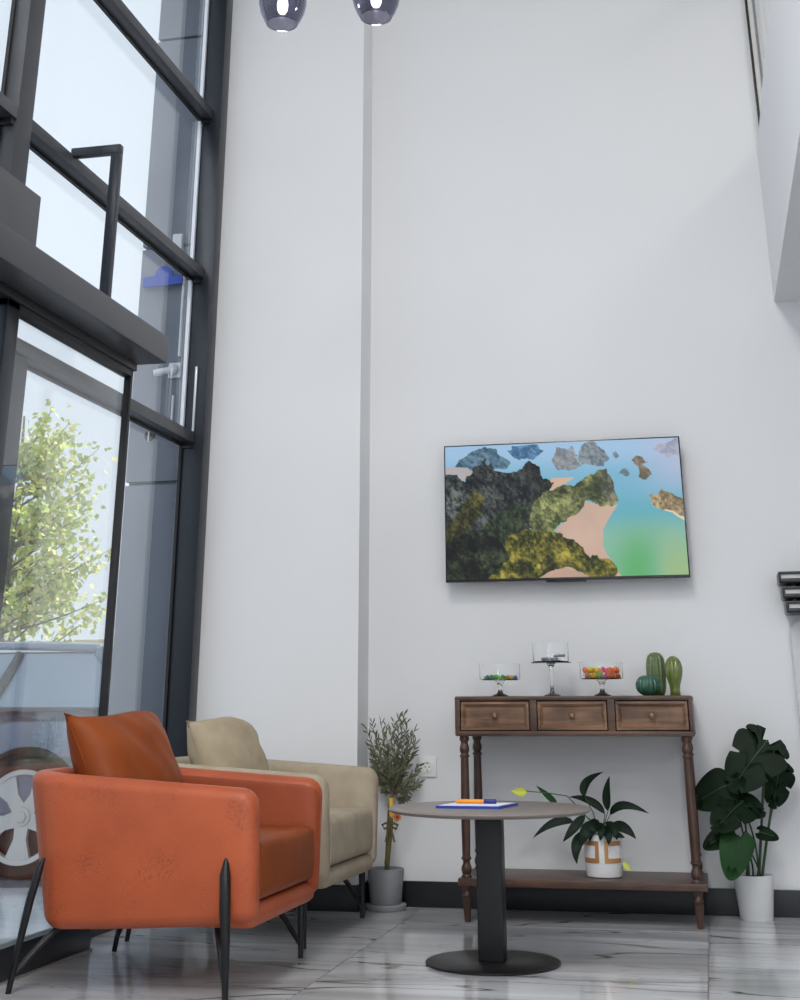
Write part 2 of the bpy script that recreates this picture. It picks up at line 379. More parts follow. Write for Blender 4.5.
# deep post beside the pilaster
wbox('post', XG, -2.292, 5.99, 6.088, 0, CEIL, 'frame_dark')
wbox('post_edge', -2.300, -2.286, 5.992, 6.086, 0, CEIL, 'frame_dark', .002)
wbox('post_gasket', XG-.006, XG+.012, 5.972, 5.992, 2.04, CEIL, 'gasket_sky', .002)  # the gasket's sky reflection, painted on as a pale strip
wbox('post_strip', -2.345, -2.333, 5.978, 5.99, 2.04, 2.36, 'alu', .002)
segs = [(4.135, 5.99), (2.015, 4.02), (-.085, 1.9), (-2.185, -.2), (-4.0, -2.3)]
for si, (a, b) in enumerate(segs):
    lo = 1 if si == 1 else 0
    for k, (z0, z1) in enumerate(ZT):
        if k == 0 and si == 1: continue
        aa = a
        wbox('transom', XG, XF, aa, b, z0, z1, 'frame_grey')
        wbox('gasket', XG-.004, XG+.012, aa, b, z0-.012, z0, 'gasket_black', 0)
        if k < 3:
            wbox('bracket', XF-.055, XF-.01, b-.022, b-.001, z0-.025, z0, 'frame_dark', .002)
    zs = [0]+[z for t in ZT for z in t]+[CEIL]
    for k in range(5):
        z0, z1 = zs[2*k], zs[2*k+1]
        if k == 0 and si == 0: a2 = 4.33
        else: a2 = a
        if k == 0 and si == 1: continue
        wbox('pane', XG-.012, XG-.004, a2, b, z0+.02, z1-.012 if k < 4 else z1, 'pane', 0)
        wbox('glazing_bead', XG-.004, XG+.01, b-.012, b, z0, z1, 'gasket_black', 0)
# fixed jamb of the sidelight and its sill
wbox('jamb', XG+.0, XG+.05, 4.20, 4.33, 0, 1.985, 'frame_grey')
wbox('sill', XG-.03, XF, 4.33, 5.99, 0, .045, 'frame_dark')

# ------------------------------------------------------------------ sliding door
XL = -2.213
dr = struct(empty('door_1', (XL, 4.4, 0)), 'dark-framed glass sliding door leaf with a low black bottom rail')
def dbox(*a, **k): return wbox(*a, parent=dr, **k)
dbox('stile', XL-.03, XL, 4.936, 4.960, .09, 2.10, 'gasket_black')
dbox('stile', XL-.045, XL, 3.90, 3.985, .09, 2.10, 'frame_dark')
dbox('bottom_rail', XL-.05, XL, 3.90, 4.958, .004, .10, 'frame_dark')
dbox('threshold_strip', XL, XL+.008, 3.2, 4.955, 0.0, .008, 'alu', bev=.001)
dbox('top_rail', XL-.045, XL, 3.90, 4.958, 2.06, 2.15, 'gasket_black')
dbox('pane', XL-.026, XL-.018, 3.985, 4.94, .10, 2.06, 'pane', bev=0)
# second leaf towards the camera
dbox('stile', XL-.045, XL, 3.70, 3.785, .09, 2.10, 'frame_dark')
dbox('stile', XL-.045, XL, 2.70, 2.785, .09, 2.10, 'frame_dark')
dbox('bottom_rail', XL-.05, XL, 2.70, 3.785, .004, .10, 'frame_dark')
dbox('top_rail', XL-.045, XL, 2.70, 3.785, 2.06, 2.15, 'gasket_black')
dbox('pane', XL-.026, XL-.018, 2.785, 3.70, .10, 2.06, 'pane', bev=0)
hd = dbox('operator_header', XL-.10, -2.08, 2.2, 4.998, 2.118, 2.232, 'frame_grey', bev=.012)
dbox('header_track', XL-.06, XL+.012, 2.2, 4.965, 2.085, 2.12, 'gasket_black')
dbox('control_box', -2.32, -2.10, 2.5, 3.84, 2.232, 2.42, 'frame_grey')
bm = bmesh.new(); o0 = dr.location
add_box(bm, -2.34-o0.x, -2.128-o0.x, 4.478-o0.y, 4.512-o0.y, 2.858, 2.895, .003)
add_box(bm, -2.166-o0.x, -2.128-o0.x, 4.478-o0.y, 4.512-o0.y, 2.225, 2.858, .003)
mesh_obj('support_bar', bm, 'frame_dark', dr, True, .6)

# invented rear glazing behind the camera, added for its daylight, and the wall beside it
w2 = struct(empty('added_glazing', (0, YR, 0)), 'wide glazed front added unseen at the rear of the hall for daylight')
for x in (-2.4, -.9, .6, 2.1, 4.1): box('mullion', x, x+.1, -.06, .06, 0, CEIL, 'frame_grey', w2, .004)
for (a, b) in ((-2.3, -.9), (-.8, .6), (.7, 2.1), (2.2, 4.1)):
    for z in (0, 2.5, 3.9): box('transom', a, b, -.06, .06, z, z+.06, 'frame_grey', w2, .004)
    for (z0, z1) in ((.06, 2.5), (2.56, 3.9), (3.96, CEIL)): box('pane', a, b, -.004, .004, z0, z1, 'pane', w2)

# ================================================================== ARMCHAIRS
def make_shell(fab):
    bm = bmesh.new(); T = .085; XB, XFt, HY, R = -.425, .382, .396, .14
    pts = []                                # centreline of the wall, in plan, near arm -> back -> far arm
    def add(x, y, nx, ny): pts.append((x, y, nx, ny))
    cyi = HY-T/2; cxi = XB+T/2
    n = 12
    for i in range(n+1): add(XFt+(cxi+R-XFt)*i/n, -cyi, 0, -1)
    for i in range(1, 8):
        a = PI/2*i/8; add(cxi+R-R*math.sin(a), -cyi+R-R*math.cos(a), -math.sin(a), -math.cos(a))
    for i in range(9): add(cxi, -cyi+R+(2*cyi-2*R)*i/8, -1, 0)
    for i in range(1, 8):
        a = PI/2*i/8; add(cxi+R-R*math.cos(a), cyi-R+R*math.sin(a), -math.cos(a), math.sin(a))
    for i in range(n+1): add(cxi+R+(XFt-cxi-R)*i/n, cyi, 0, 1)
    ends = [.0, .006, .016, .03, .05]
    def inset(e, r=.05): return r-math.sqrt(max(0, r*r-(r-e)**2)) if e < r else 0
    full = []
    x0, y0, nx, ny = pts[0]
    for e in ends: full.append((x0-e, y0, nx, ny, inset(e)))
    full += [(*p, 0) for p in pts[1:-1] if p[0] < XFt-.055]
    x0, y0, nx, ny = pts[-1]
    for e in reversed(ends): full.append((x0-e, y0, nx, ny, inset(e)))
    rings = []
    for (x, y, nx, ny, ins) in full:
        t = (x-XB)/(XFt-XB); ztop = .612-.05*max(0, t)-ins; zb = .165+.035*max(0, t)**2+ins*.5
        hw = T/2-ins*.6; r = min(.036, hw*.95); sec = []
        for (sx_, sz_, a0) in ((1, 1, 0), (-1, 1, 90), (-1, -1, 180), (1, -1, 270)):
            for q in range(5):
                a = math.radians(a0+q*22.5)
                cxn = sx_*(hw-r); czn = (ztop-r) if sz_ > 0 else (zb+r)
                sec.append((cxn+r*math.cos(a), czn+r*math.sin(a)))
        ring = []
        for (u, v) in sec:
            k = (v-zb)/(ztop-zb); u2_ = u-(.028+.075*max(0, -nx))*(1-k)**1.2+.012*math.sin(PI*k)*(1 if u > 0 else .3)
            ring.append(bm.verts.new((x+nx*u2_, y+ny*u2_, v)))
        rings.append(ring)
    m = len(rings[0])
    for i in range(len(rings)-1):
        for k in range(m):
            f_ = bm.faces.new((rings[i][k], rings[i][(k+1) % m], rings[i+1][(k+1) % m], rings[i+1][k]))
            if 8 <= k <= 12: f_.material_index = 1          # inward faces of the shell take the second material
    bm.faces.new(rings[0]); bm.faces.new(list(reversed(rings[-1])))
    add_box(bm, -.27, .374, -.335, .335, .180, .245, .03, 3)   # seat platform with its front lip
    return bm
def make_armchair(name, label, fab, seatfab, inner_fab, loc, rz):
    t = thing(name, label, 'armchair', loc, rz, None)
    mesh_obj('shell', make_shell(fab), [fab, inner_fab], t, True, 1.2)
    bm = bmesh.new(); add_box(bm, -.28, .379, -.305, .305, .249, .412, .034, 4)
    for v in bm.verts:
        if v.co.z > .36: v.co.z += .022*(1-(v.co.x/.45)**2)*(1-(v.co.y/.36)**2)
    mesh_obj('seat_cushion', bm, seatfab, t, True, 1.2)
    for s in (-1, 1):
        # front leg rises outside the arm, the rear leg rakes backwards
        lg = tube('leg', [(.31, s*.385, 0), (.307, s*.388, .12), (.302, s*.396, .24), (.297, s*.392, .33), (.295, s*.380, .375)], [.0095, .0125, .017, .0165, .006], 'black_metal', t, 12)
        tube('brace', [(.305, s*.384, .045), (.27, s*.33, .12), (.235, s*.27, .19)], [.008, .010, .011], 'black_metal', lg, 10)
        lg = tube('leg', [(-.372, s*.385, 0), (-.352, s*.386, .12), (-.325, s*.392, .25), (-.305, s*.390, .33), (-.297, s*.38, .365)], [.0085, .0105, .0125, .012, .005], 'black_metal', t, 12)
        tube('brace', [(-.365, s*.384, .045), (-.31, s*.33, .12), (-.25, s*.27, .19)], [.008, .010, .011], 'black_metal', lg, 10)
    return t
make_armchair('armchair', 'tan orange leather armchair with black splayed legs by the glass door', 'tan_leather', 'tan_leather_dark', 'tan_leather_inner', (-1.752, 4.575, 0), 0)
make_armchair('armchair', 'cream fabric armchair with black legs beside the white pilaster', 'cream_fabric', 'cream_fabric', 'cream_fabric', (-1.785, 5.545, 0), -.03)

def make_pillow(name, label, m, w_, h_, th, c, tilt, rz, seed):
    rnd = random.Random(seed); n = 22; vs = []; fs = []
    ph = [rnd.uniform(0, 6) for _ in range(8)]
    for side in (1, -1):
        for i in range(n+1):
            for j in range(n+1):
                u = -1+2*i/n; v = -1+2*j/n
                e = (max(0, 1-abs(u)**2.6)*max(0, 1-abs(v)**2.6))**.48
                pinch = 1-.09*(1-abs(v)**2)*(abs(u)**3); pv = 1-.10*(1-abs(u)**2)*(abs(v)**3)
                wr = .055*math.sin(7*u+ph[0]+3*v)*math.sin(4*v+ph[1])+.05*math.sin(9*v+ph[2]+4*u)*abs(u)+.03*math.sin(15*u+ph[3]+9*v)
                d = side*th*(e*(.92+.2*math.sin(2*u+ph[4])*.3)+wr*e*.9)
                vs.append((d, u*w_*pinch, v*h_*pv+.012*math.sin(3*u+ph[5])))
    N = (n+1)*(n+1)
    for s in range(2):
        for i in range(n):
            for j in range(n):
                q = [s*N+i*(n+1)+j, s*N+(i+1)*(n+1)+j, s*N+(i+1)*(n+1)+j+1, s*N+i*(n+1)+j+1]
                fs.append(q if s == 0 else q[::-1])
    bm = bmesh.new(); bv = [bm.verts.new(v) for v in vs]
    for f in fs: bm.faces.new([bv[i] for i in f])
    bmesh.ops.remove_doubles(bm, verts=bm.verts, dist=.0012)
    t = thing(name, label, 'cushion', c); t.rotation_euler = (0, tilt, rz)
    mesh_obj('cover', bm, m, t, True)
    # welt seam around the edge
    pts = []
    for (u, v) in [(-1+2*i/14, -1) for i in range(14)]+[(1, -1+2*i/14) for i in range(14)]+[(1-2*i/14, 1) for i in range(14)]+[(-1, 1-2*i/14) for i in range(15)]:
        pinch = 1-.09*(1-abs(v)**2)*(abs(u)**3); pv = 1-.10*(1-abs(u)**2)*(abs(v)**3)
        pts.append((0, u*w_*pinch*1.002, v*h_*pv*1.002+.012*math.sin(3*u+ph[5])))
    tube('seam', pts, .0032, m, t, 6)
    return t
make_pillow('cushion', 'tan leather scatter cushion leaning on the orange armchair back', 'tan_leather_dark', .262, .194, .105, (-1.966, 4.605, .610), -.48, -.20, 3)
make_pillow('cushion', 'beige fabric scatter cushion leaning on the cream armchair back', 'cream_pillow', .24, .178, .11, (-1.93, 5.525, .596), -.42, -.13, 8)

# ================================================================== ROUND TABLE
tb = thing('pedestal_table', 'round taupe pedestal table with a black square column and disc base', 'table', (-.782, 4.985, 0))
lathe('base', [(.005, 0), (.222, 0), (.2255, .003), (.2255, .007), (.222, .010), (.05, .012), (.005, .012)], 'table_black', tb, seg=64)
box('column', -.0435, .0435, -.0435, .0435, .011, .456, 'table_black', tb, .005, 3)
lathe('table_top', [(.005, .455), (.31, .455), (.336, .458), (.347, .463), (.350, .468), (.347, .472), (.340, .4745), (.005, .4745)], 'table_taupe', tb, seg=80)
# folder and marker
a = at(437.6, 808.0, 4.85); 
nb = thing('clipboard', 'blue clipboard with a blank white sheet on the round table', 'clipboard', (-.820, 4.965, .4747), .0); nb.scale = (.87, .9, 1)
def quad_prism(name, pts, z0, z1, m, parent):
    bm = bmesh.new(); lo = [bm.verts.new((x, y, z0)) for x, y in pts]; hi = [bm.verts.new((x, y, z1)) for x, y in pts]
    bm.faces.new(lo[::-1]); bm.faces.new(hi); k = len(pts)
    for i in range(k): bm.faces.new((lo[i], lo[(i+1) % k], hi[(i+1) % k], hi[i]))
    return mesh_obj(name, bm, m, parent)
quad_prism('board', [(-.148, -.105), (.105, -.105), (.148, .105), (-.105, .105)], 0, .008, 'blue_plastic', nb)
quad_prism('sheet', [(-.136, -.096), (.098, -.096), (.135, .096), (-.098, .096)], .008, .0095, 'paper', nb)
mk = thing('marker_pen', 'orange marker pen with a navy cap lying on the clipboard', 'pen', (-.826, 4.98, .4747+.0095+.0072))
def hrod(name, x0, x1, r, m, parent, prof=None):
    bm = bmesh.new(); add_tube(bm, [(x0, 0, 0), (x0+.002, 0, 0), (x1-.002, 0, 0), (x1, 0, 0)], [r*.8, r, r, r*.8], 14); return mesh_obj(name, bm, m, parent, True, .8)
hrod('barrel', -.070, .026, .0068, 'orange_plastic', mk); hrod('cap', .026, .070, .0072, 'navy_plastic', mk)
mk.rotation_euler = (0, 0, .03)

# ================================================================== CONSOLE TABLE
CX0, CX1 = -1.056, -.077; CYF, CYB = 5.86, 6.255; ZT0, ZT1 = .686, .841
cs = thing('console_table', 'dark walnut console table with three drawers, turned legs and low shelf', 'console table', ((CX0+CX1)/2, (CYF+CYB)/2, 0))
ox, oy = cs.location.x, cs.location.y
def cbox(name, x0, x1, y0, y1, z0, z1, m, parent=cs, bev=.003): return box(name, x0-ox, x1-ox, y0-oy, y1-oy, z0, z1, m, parent, bev)
bm = bmesh.new()
dsp = [(-1.033, -.741), (-.711, -.421), (-.390, -.094)]
def ab(x0, x1, y0, y1, z0, z1, bev=.003): add_box(bm, x0-ox, x1-ox, y0-oy, y1-oy, z0, z1, bev)
# rounded outer ring
ab(CX0, CX1, CYF, CYB, .8225, ZT1, .007); ab(CX0, CX1, CYF, CYB, ZT0, .7065, .006)
ab(CX0, -1.0335, CYF+.0005, CYB, .690, .838, .004); ab(-.0935, CX1, CYF+.0005, CYB, .690, .838, .004)
ab(-.7405, -.7115, CYF+.001, CYB, .70, .83, .002); ab(-.4205, -.3905, CYF+.001, CYB, .70, .83, .002)
mesh_obj('carcass', bm, 'wood_walnut', cs, True, .6)
cbox('carcass_back', CX0+.02, CX1-.02, CYF+.05, CYB-.004, .70, .83, 'gap_black', bev=0)
for (x0, x1) in dsp:
    g = .0035; x0 += g; x1 -= g; z0, z1 = .7065+g, .8225-g
    bm = bmesh.new()
    def ring(d, y): return [bm.verts.new((x-ox, y-oy, z)) for x, z in ((x0+d, z0+d), (x1-d, z0+d), (x1-d, z1-d), (x0+d, z1-d))]
    rs = [ring(0, CYF+.045), ring(0, CYF+.002), ring(.009, CYF+.001), ring(.021, CYF+.013), ring(.024, CYF+.013)]
    for a_, b_ in zip(rs, rs[1:]):
        for i in range(4): bm.faces.new((a_[i], a_[(i+1) % 4], b_[(i+1) % 4], b_[i]))
    bm.faces.new(rs[-1]); bm.faces.new(rs[0][::-1])
    d = mesh_obj('drawer', bm, 'wood_drawer', cs)
    xm = (x0+x1)/2
    kb = lathe('knob', [(.001, 0), (.007, 0), (.005, .006), (.006, .012), (.0115, .017), (.0125, .022), (.009, .027), (.001, .029)], 'bronze', d, (xm-ox, CYF+.013-oy, (z0+z1)/2), 20)
    kb.rotation_euler = (PI/2, 0, 0)
legp = [(.018, .686), (.020, .680), (.0205, .672), (.018, .668), (.015, .662), (.0155, .655), (.0195, .645), (.0205, .636), (.0195, .628), (.0155, .620), (.0165, .616), (.0205, .613), (.0205, .607), (.0165, .604), (.0165, .60),
        (.0185, .45), (.0185, .35), (.0165, .236), (.0205, .232), (.0205, .226), (.0165, .222), (.014, .217), (.0155, .208), (.0205, .198), (.0215, .188), (.0195, .178), (.0165, .171), (.0205, .166), (.0205, .159)]
footp = [(.0205, .131), (.021, .124), (.0185, .118), (.0155, .112), (.0175, .104), (.0205, .097), (.0175, .09), (.0155, .086), (.0195, .083), (.0195, .078), (.0185, .074), (.0115, .004), (.0105, 0)]
for (x, yy) in ((-1.023, 5.893), (-.112, 5.893), (-1.023, 6.22), (-.112, 6.22)):
    lathe('leg', legp, 'wood_leg', cs, (x-ox, yy-oy, 0), 24); lathe('foot', footp, 'wood_leg', cs, (x-ox, yy-oy, 0), 24)
cbox('shelf', CX0+.001, CX1+.005, CYF, CYB, .131, .159, 'wood_walnut', bev=.005)

# ---- cake stands
ST_Y = 6.03; ZTOP = ZT1
def stand(label, x, zpl, r, h, stem_r):
    t = thing('glass_bowl', label, 'glass bowl', (x, ST_Y, ZTOP)); zz = zpl-ZTOP
    k = lathe('stem', [(.001, 0), (.036, 0), (.037, .003), (.030, .007), (stem_r*1.6, .012), (stem_r, .02), (stem_r*.95, zz*.5), (stem_r*1.05, zz-.022), (.015, zz-.014), (.017, zz-.008), (.024, zz-.003), (.001, zz-.002)], 'bowl_glass', t, seg=32)
    lathe('bowl', [(.001, zz-.002), (r*.86, zz-.002), (r*.96, zz+.001), (r, zz+.008), (r, zz+h), (r-.003, zz+h), (r-.003, zz+.008), (r*.95, zz+.003), (r*.85, zz+.002), (.001, zz+.002)], 'bowl_glass', t, seg=48, cap=False)
    return t
SX = (-.886, -.662, -.449)
stand('low clear glass footed bowl with one layer of small sweets', SX[0], .908, .089, .066, .010)
tall = stand('tall clear glass footed bowl holding silver-wrapped sticks', SX[1], .979, .078, .080, .008)
lathe('rim_plate', [(.001, .979-ZTOP-.006), (.085, .979-ZTOP-.005), (.087, .979-ZTOP-.002), (.085, .979-ZTOP), (.001, .979-ZTOP-.001)], 'bowl_glass', tall, seg=48)
stand('clear glass footed bowl full of bright sweets next to the cacti', SX[2], .909, .092, .068, .010)
sw = {}
def sweet(x, y, z, c, r, label, group, rr):
    if c not in sw:
        bm = bmesh.new(); bmesh.ops.create_icosphere(bm, subdivisions=2, radius=1)
        for v in bm.verts: v.co.z *= .82
        add_lathe(bm, [(.12, .98), (.34, 1.28), (.05, 1.1)], seg=8); add_lathe(bm, [(.05, -1.1), (.34, -1.28), (.12, -.98)], seg=8)
        o = mesh_obj('sweet', bm, 'sweet_'+c, None, True); sw[c] = o.data
    else:
        o = bpy.data.objects.new('sweet', sw[c]); COL.objects.link(o)
    o.location = (x, y, z); o.scale = (r, r, r*.8); o.rotation_euler = (PI/2, 0, rr.uniform(0, 6.28)) if r < .0105 else (PI/2+rr.uniform(-.4, .4), 0, rr.uniform(0, 6.28))
    tag(o, label, 'sweet', group)
rr = random.Random(5)
def fill(cx, zb, rad, r, cols, layers, where, grp):
    for L in range(layers):
        pts = []; tries = 0
        R2 = rad-.006-r*1.02
        while tries < 900:
            tries += 1; a = rr.uniform(0, 6.283); q = R2*math.sqrt(rr.random()); p = (q*math.cos(a), q*math.sin(a))
            if all((p[0]-s[0])**2+(p[1]-s[1])**2 > (2.02*r)**2 for s in pts): pts.append(p)
        if L == layers-1 and layers > 1: pts = pts[:int(len(pts)*.85)]
        for p in pts:
            f = (p[0]/R2+1)/2
            c = cols(f, rr); sweet(cx+p[0], ST_Y+p[1], zb+r*.85+L*r*1.62+rr.uniform(0, .2)*r*(L > 0), c, r, '%s sweet in the %s' % (c, where), grp, rr)
fill(SX[0], .9115, .089, .0098, lambda f, q: q.choice(['gold', 'lime', 'blue', 'gold'] if f < .3 else ['green', 'green', 'lime', 'blue'] if f < .66 else ['blue', 'gold', 'gold', 'yellow']), 1, 'shallow layer of the low glass bowl', 'sweets in the low glass bowl')
fill(SX[2], .9125, .092, .0128, lambda f, q: q.choice(['orange', 'coral', 'lime', 'orange'] if f < .22 else ['yellow', 'yellow', 'green', 'yellow'] if f < .5 else ['pink', 'pink', 'yellow', 'coral'] if f < .72 else ['yellow', 'gold', 'orange'] if f < .88 else ['coral', 'orange']), 2, 'heaped glass bowl next to the cacti', 'sweets in the heaped glass bowl')
for k in range(9):
    a = rr.uniform(-.5, .5); L = .05
    o = tube('wrapped_stick', [(-L*.5, 0, 0), (-L*.42, 0, 0), (0, 0, .001), (L*.42, 0, 0), (L*.5, 0, 0)], [.002, .0048, .0052, .0048, .002], 'silver_foil', None, 8)
    o.location = (SX[1]+rr.uniform(-.035, .04), ST_Y+rr.uniform(-.035, .035), .987+.0095*(k//4)); o.rotation_euler = (0, rr.uniform(-.06, .06), a)
    tag(o, 'silver foil wrapped stick lying in the tall glass bowl', 'sweet', 'foil sticks in the tall bowl')

# ---- cacti
def cactus(label, x, y, prof, m, ribs, amp, spines):
    t = thing('cactus', label, 'cactus', (x, y, ZTOP))
    rf = lambda a, z: 1+amp*(abs(math.cos(ribs*a/2))-.6)
    lathe('body', prof, m, t, seg=ribs*6, rfun=rf, ang=2.5)
    if spines:
        bm = bmesh.new()
        for k in range(ribs):
            a = 2*PI*k/ribs
            for i in range(2, len(prof)-2):
                r, z = prof[i]
                if r < .012: continue
                for zz in (z, (z+prof[i+1][1])/2):
                    p = Vector((math.cos(a)*r*(1+amp*.4), math.sin(a)*r*(1+amp*.4), zz)); d = Vector((math.cos(a), math.sin(a), .2))*.004
                    add_tube(bm, [p, p+d], [.0011, .0003], 4)
        s = mesh_obj('spines', bm, 'spine', t); s['kind'] = 'stuff'
    return t
def ell(rx, zc, rz, z0, n=16):
    out = []
    for i in range(n+1):
        a = -PI/2+PI*i/n; z = zc+rz*math.sin(a); r = max(.002, rx*math.cos(a)**.8 if math.cos(a) > 0 else .002)
        if z >= z0: out.append((r, z))
    return [(max(.002, out[0][0]*.9), 0)]+out
cactus('small round dark green ceramic cactus on the console', -.254, 5.995, ell(.050, .041, .041, .001), 'cactus_teal', 16, .12, False)
cactus('tall ribbed barrel cactus with pale spines on the console', -.221, 6.085, [(.026, 0), (.034, .02), (.038, .05), (.0395, .09), (.039, .12), (.036, .145), (.030, .16), (.021, .169), (.011, .174), (.002, .175)], 'cactus_green', 14, .14, True)
cactus('smooth olive club-shaped cactus narrowing to its base', -.146, 6.035, [(.021, 0), (.020, .02), (.0215, .04), (.027, .058), (.0325, .078), (.0355, .098), (.0345, .118), (.030, .134), (.0225, .147), (.012, .155), (.002, .158)], 'cactus_olive', 7, .16, False)

# ================================================================== TELEVISION
tv = thing('television', 'black-framed wall television showing an aerial view of islands and beach', 'television', (-.597, YW, 1.645))
TW, TH = .551, .313; TYF = 6.195-YW
bm = bmesh.new(); add_box(bm, -TW, TW, TYF, TYF+.022, -TH, TH, .002)
mesh_obj('case', bm, 'tv_black', tv, True, .6)
box('back_housing', -.36, .36, TYF+.022, TYF+.05, -.26, .12, 'tv_black', tv, .008)
box('wall_bracket', -.2, .2, TYF+.05, -.001, -.12, .1, 'black_metal', tv, .002)
box('chin', -.09, .09, TYF+.001, TYF+.018, -TH-.008, -TH+.001, 'tv_black', tv, .002)
box('bezel', -TW, TW, TYF-.0025, TYF+.001, -TH, -TH+.010, 'tv_black', tv, .0008)
def noise2(x, y, seed):
    def h(i, j):
        n = (i*374761393+j*668265263+seed*974711) & 0xffffffff
        n = ((n ^ (n >> 13))*1274126177) & 0xffffffff
        return ((n ^ (n >> 16)) & 0xffff)/65535.
    xi = np.floor(x).astype(np.int64); yi = np.floor(y).astype(np.int64); fx = x-xi; fy = y-yi
    fx = fx*fx*(3-2*fx); fy = fy*fy*(3-2*fy)
    return (h(xi, yi)*(1-fx)+h(xi+1, yi)*fx)*(1-fy)+(h(xi, yi+1)*(1-fx)+h(xi+1, yi+1)*fx)*fy
def fbm(u, v, s, seed, o=4):
    r = 0; a = .5
    for k in range(o): r = r+a*noise2(u*s, v*s*.6, seed+k); s *= 2.1; a *= .5
    return r/(1-.5**o)
def inside(u, v, poly):
    c = np.zeros(u.shape, bool); n = len(poly)
    for i in range(n):
        (x0, y0), (x1, y1) = poly[i], poly[(i+1) % n]
        cond = ((y0 > v) != (y1 > v)) & (u < (x1-x0)*(v-y0)/((y1-y0) if y1 != y0 else 1e-9)+x0)
        c ^= cond
    return c
NU, NV = 440, 248
uu, vv = np.meshgrid(np.linspace(0, 1, NU), np.linspace(0, 1, NV))
def mixc(a, b, t): return a*(1-t[..., None])+np.array(b)*t[..., None]
def sstep(a, b, x): t = np.clip((x-a)/(b-a), 0, 1); return t*t*(3-2*t)
img = np.zeros((NV, NU, 3))+np.array((150, 190, 226.))
img = mixc(img, (112, 176, 206), sstep(.05, .3, vv)); img = mixc(img, (92, 172, 190), sstep(.3, .55, vv))
img = mixc(img, (176, 182, 212), sstep(.75, 1.0, uu)*(1-sstep(.2, .55, vv))*.8)
img = mixc(img, (130, 184, 168), sstep(.5, .75, vv))
img = mixc(img, (86, 176, 100), .9*sstep(.5, .95, vv)*np.exp(-((uu-.79-.06*(1-vv))/.10)**2))
img = mixc(img, (152, 186, 128), sstep(.55, 1, vv)*sstep(.84, .95, uu))
wu = uu+.045*(fbm(uu, vv, 11, 3)-.5)+.018*(fbm(uu, vv, 45, 9)-.5); wv = vv+.085*(fbm(uu, vv, 11, 5)-.5)+.035*(fbm(uu, vv, 45, 11)-.5)
asp = 1.76
tex = fbm(uu, vv/asp*1.7, 85, 21, 3); tex2 = fbm(uu, vv, 18, 33, 4)
hgt = fbm(uu, vv, 9, 61, 5)
gy, gx = np.gradient(hgt); hs = np.clip(.5+(gx*-1.0+gy*.6)*26, 0, 1); tex3 = fbm(uu, vv, 7, 44, 3)
def land(poly, c0, c1, k=1.0, shade=None):
    global img
    m = inside(wu, wv, poly); t = np.clip(.42+(tex-.5)*1.3+(hs-.5)*.7+(tex2-.5)*1.1, 0, 1)
    c = np.array(c0)*(1-t[..., None])+np.array(c1)*t[..., None]
    if shade is not None: c = c*shade[..., None]
    img = np.where(m[..., None], c, img)
def sandp(poly, c=(206, 172, 152)):
    global img
    m = inside(uu+.3*(wu-uu), vv+.3*(wv-vv), poly); t = .93+.1*tex3
    img = np.where(m[..., None], np.array(c)*t[..., None], img)
# far islands
land([(.02, .18), (.06, .10), (.12, .05), (.17, .03), (.22, .04), (.28, .13), (.26, .18)], (46, 78, 104), (104, 136, 158))
land([(.27, .04), (.31, 0), (.40, 0), (.42, .06), (.37, .11), (.32, .12)], (52, 96, 140), (110, 160, 196))
land([(.46, .12), (.49, .05), (.56, .04), (.58, .12), (.6, .19), (.54, .21), (.47, .18)], (110, 120, 130), (160, 164, 168))
land([(.58, .10), (.62, .02), (.66, .03), (.70, .12), (.68, .20), (.60, .18)], (84, 104, 118), (140, 150, 154))
land([(.71, .09), (.725, .06), (.74, .12), (.72, .14)], (96, 120, 140), (140, 160, 170))
land([(.73, .26), (.76, .22), (.79, .25), (.77, .27)], (92, 116, 128), (150, 160, 160))
land([(.79, .17), (.82, .13), (.86, .16), (.84, .19), (.875, .24), (.86, .28), (.83, .25), (.82, .2)], (96, 88, 74), (150, 132, 110))
land([(.9, .08), (.94, .02), (1.02, .03), (1.02, .12), (.95, .11)], (140, 150, 176), (178, 178, 196))
sandp([(.0, .15), (.1, .16), (.14, .22), (.05, .28), (-.01, .2)], (176, 170, 172))
# beach
sandp([(.40, .36), (.46, .27), (.56, .27), (.5, .34), (.42, .38)], (214, 178, 150))
sandp([(.58, .44), (.66, .48), (.73, .48), (.70, .56), (.665, .66), (.66, .78), (.70, .92), (.73, 1.01), (.35, 1.01), (.40, .92), (.5, .9), (.47, .66), (.52, .58)])
# ridges
land([(-.02, .22), (.05, .2), (.09, .27), (.13, .17), (.18, .11), (.22, .2), (.27, .22), (.33, .2), (.36, .13), (.40, .17), (.42, .27), (.47, .30), (.44, .38), (.40, .48), (.36, .7), (.2, 1.02), (-.02, 1.02)], (14, 20, 24), (92, 98, 94), shade=.35+1.1*tex3)
land([(-.02, .62), (.05, .52), (.1, .42), (.14, .32), (.165, .4), (.155, .5), (.10, .62), (.04, .72), (-.02, .75)], (34, 38, 18), (108, 104, 46), shade=.5+.8*tex2)
land([(.36, .5), (.42, .38), (.48, .34), (.55, .34), (.6, .28), (.65, .24), (.68, .24), (.705, .32), (.73, .45), (.70, .48), (.66, .47), (.6, .44), (.57, .52), (.51, .60), (.46, .68), (.38, .7)], (58, 72, 40), (148, 148, 88), shade=.6+.7*tex2)
land([(.655, .26), (.68, .23), (.70, .30), (.725, .42), (.70, .47), (.67, .42), (.66, .33)], (66, 72, 56), (142, 134, 108))
land([(.15, .62), (.25, .5), (.35, .45), (.37, .56), (.33, .68), (.3, .8), (.2, .8)], (16, 28, 22), (74, 88, 56))
land([(.12, 1.02), (.2, .82), (.28, .68), (.36, .64), (.46, .68), (.53, .74), (.57, .80), (.60, .86), (.64, .84), (.68, .88), (.705, .96), (.69, 1.02), (.6, 1.02), (.52, .92), (.44, .96), (.38, 1.02)], (38, 46, 12), (158, 144, 48), shade=.5+.9*tex2)
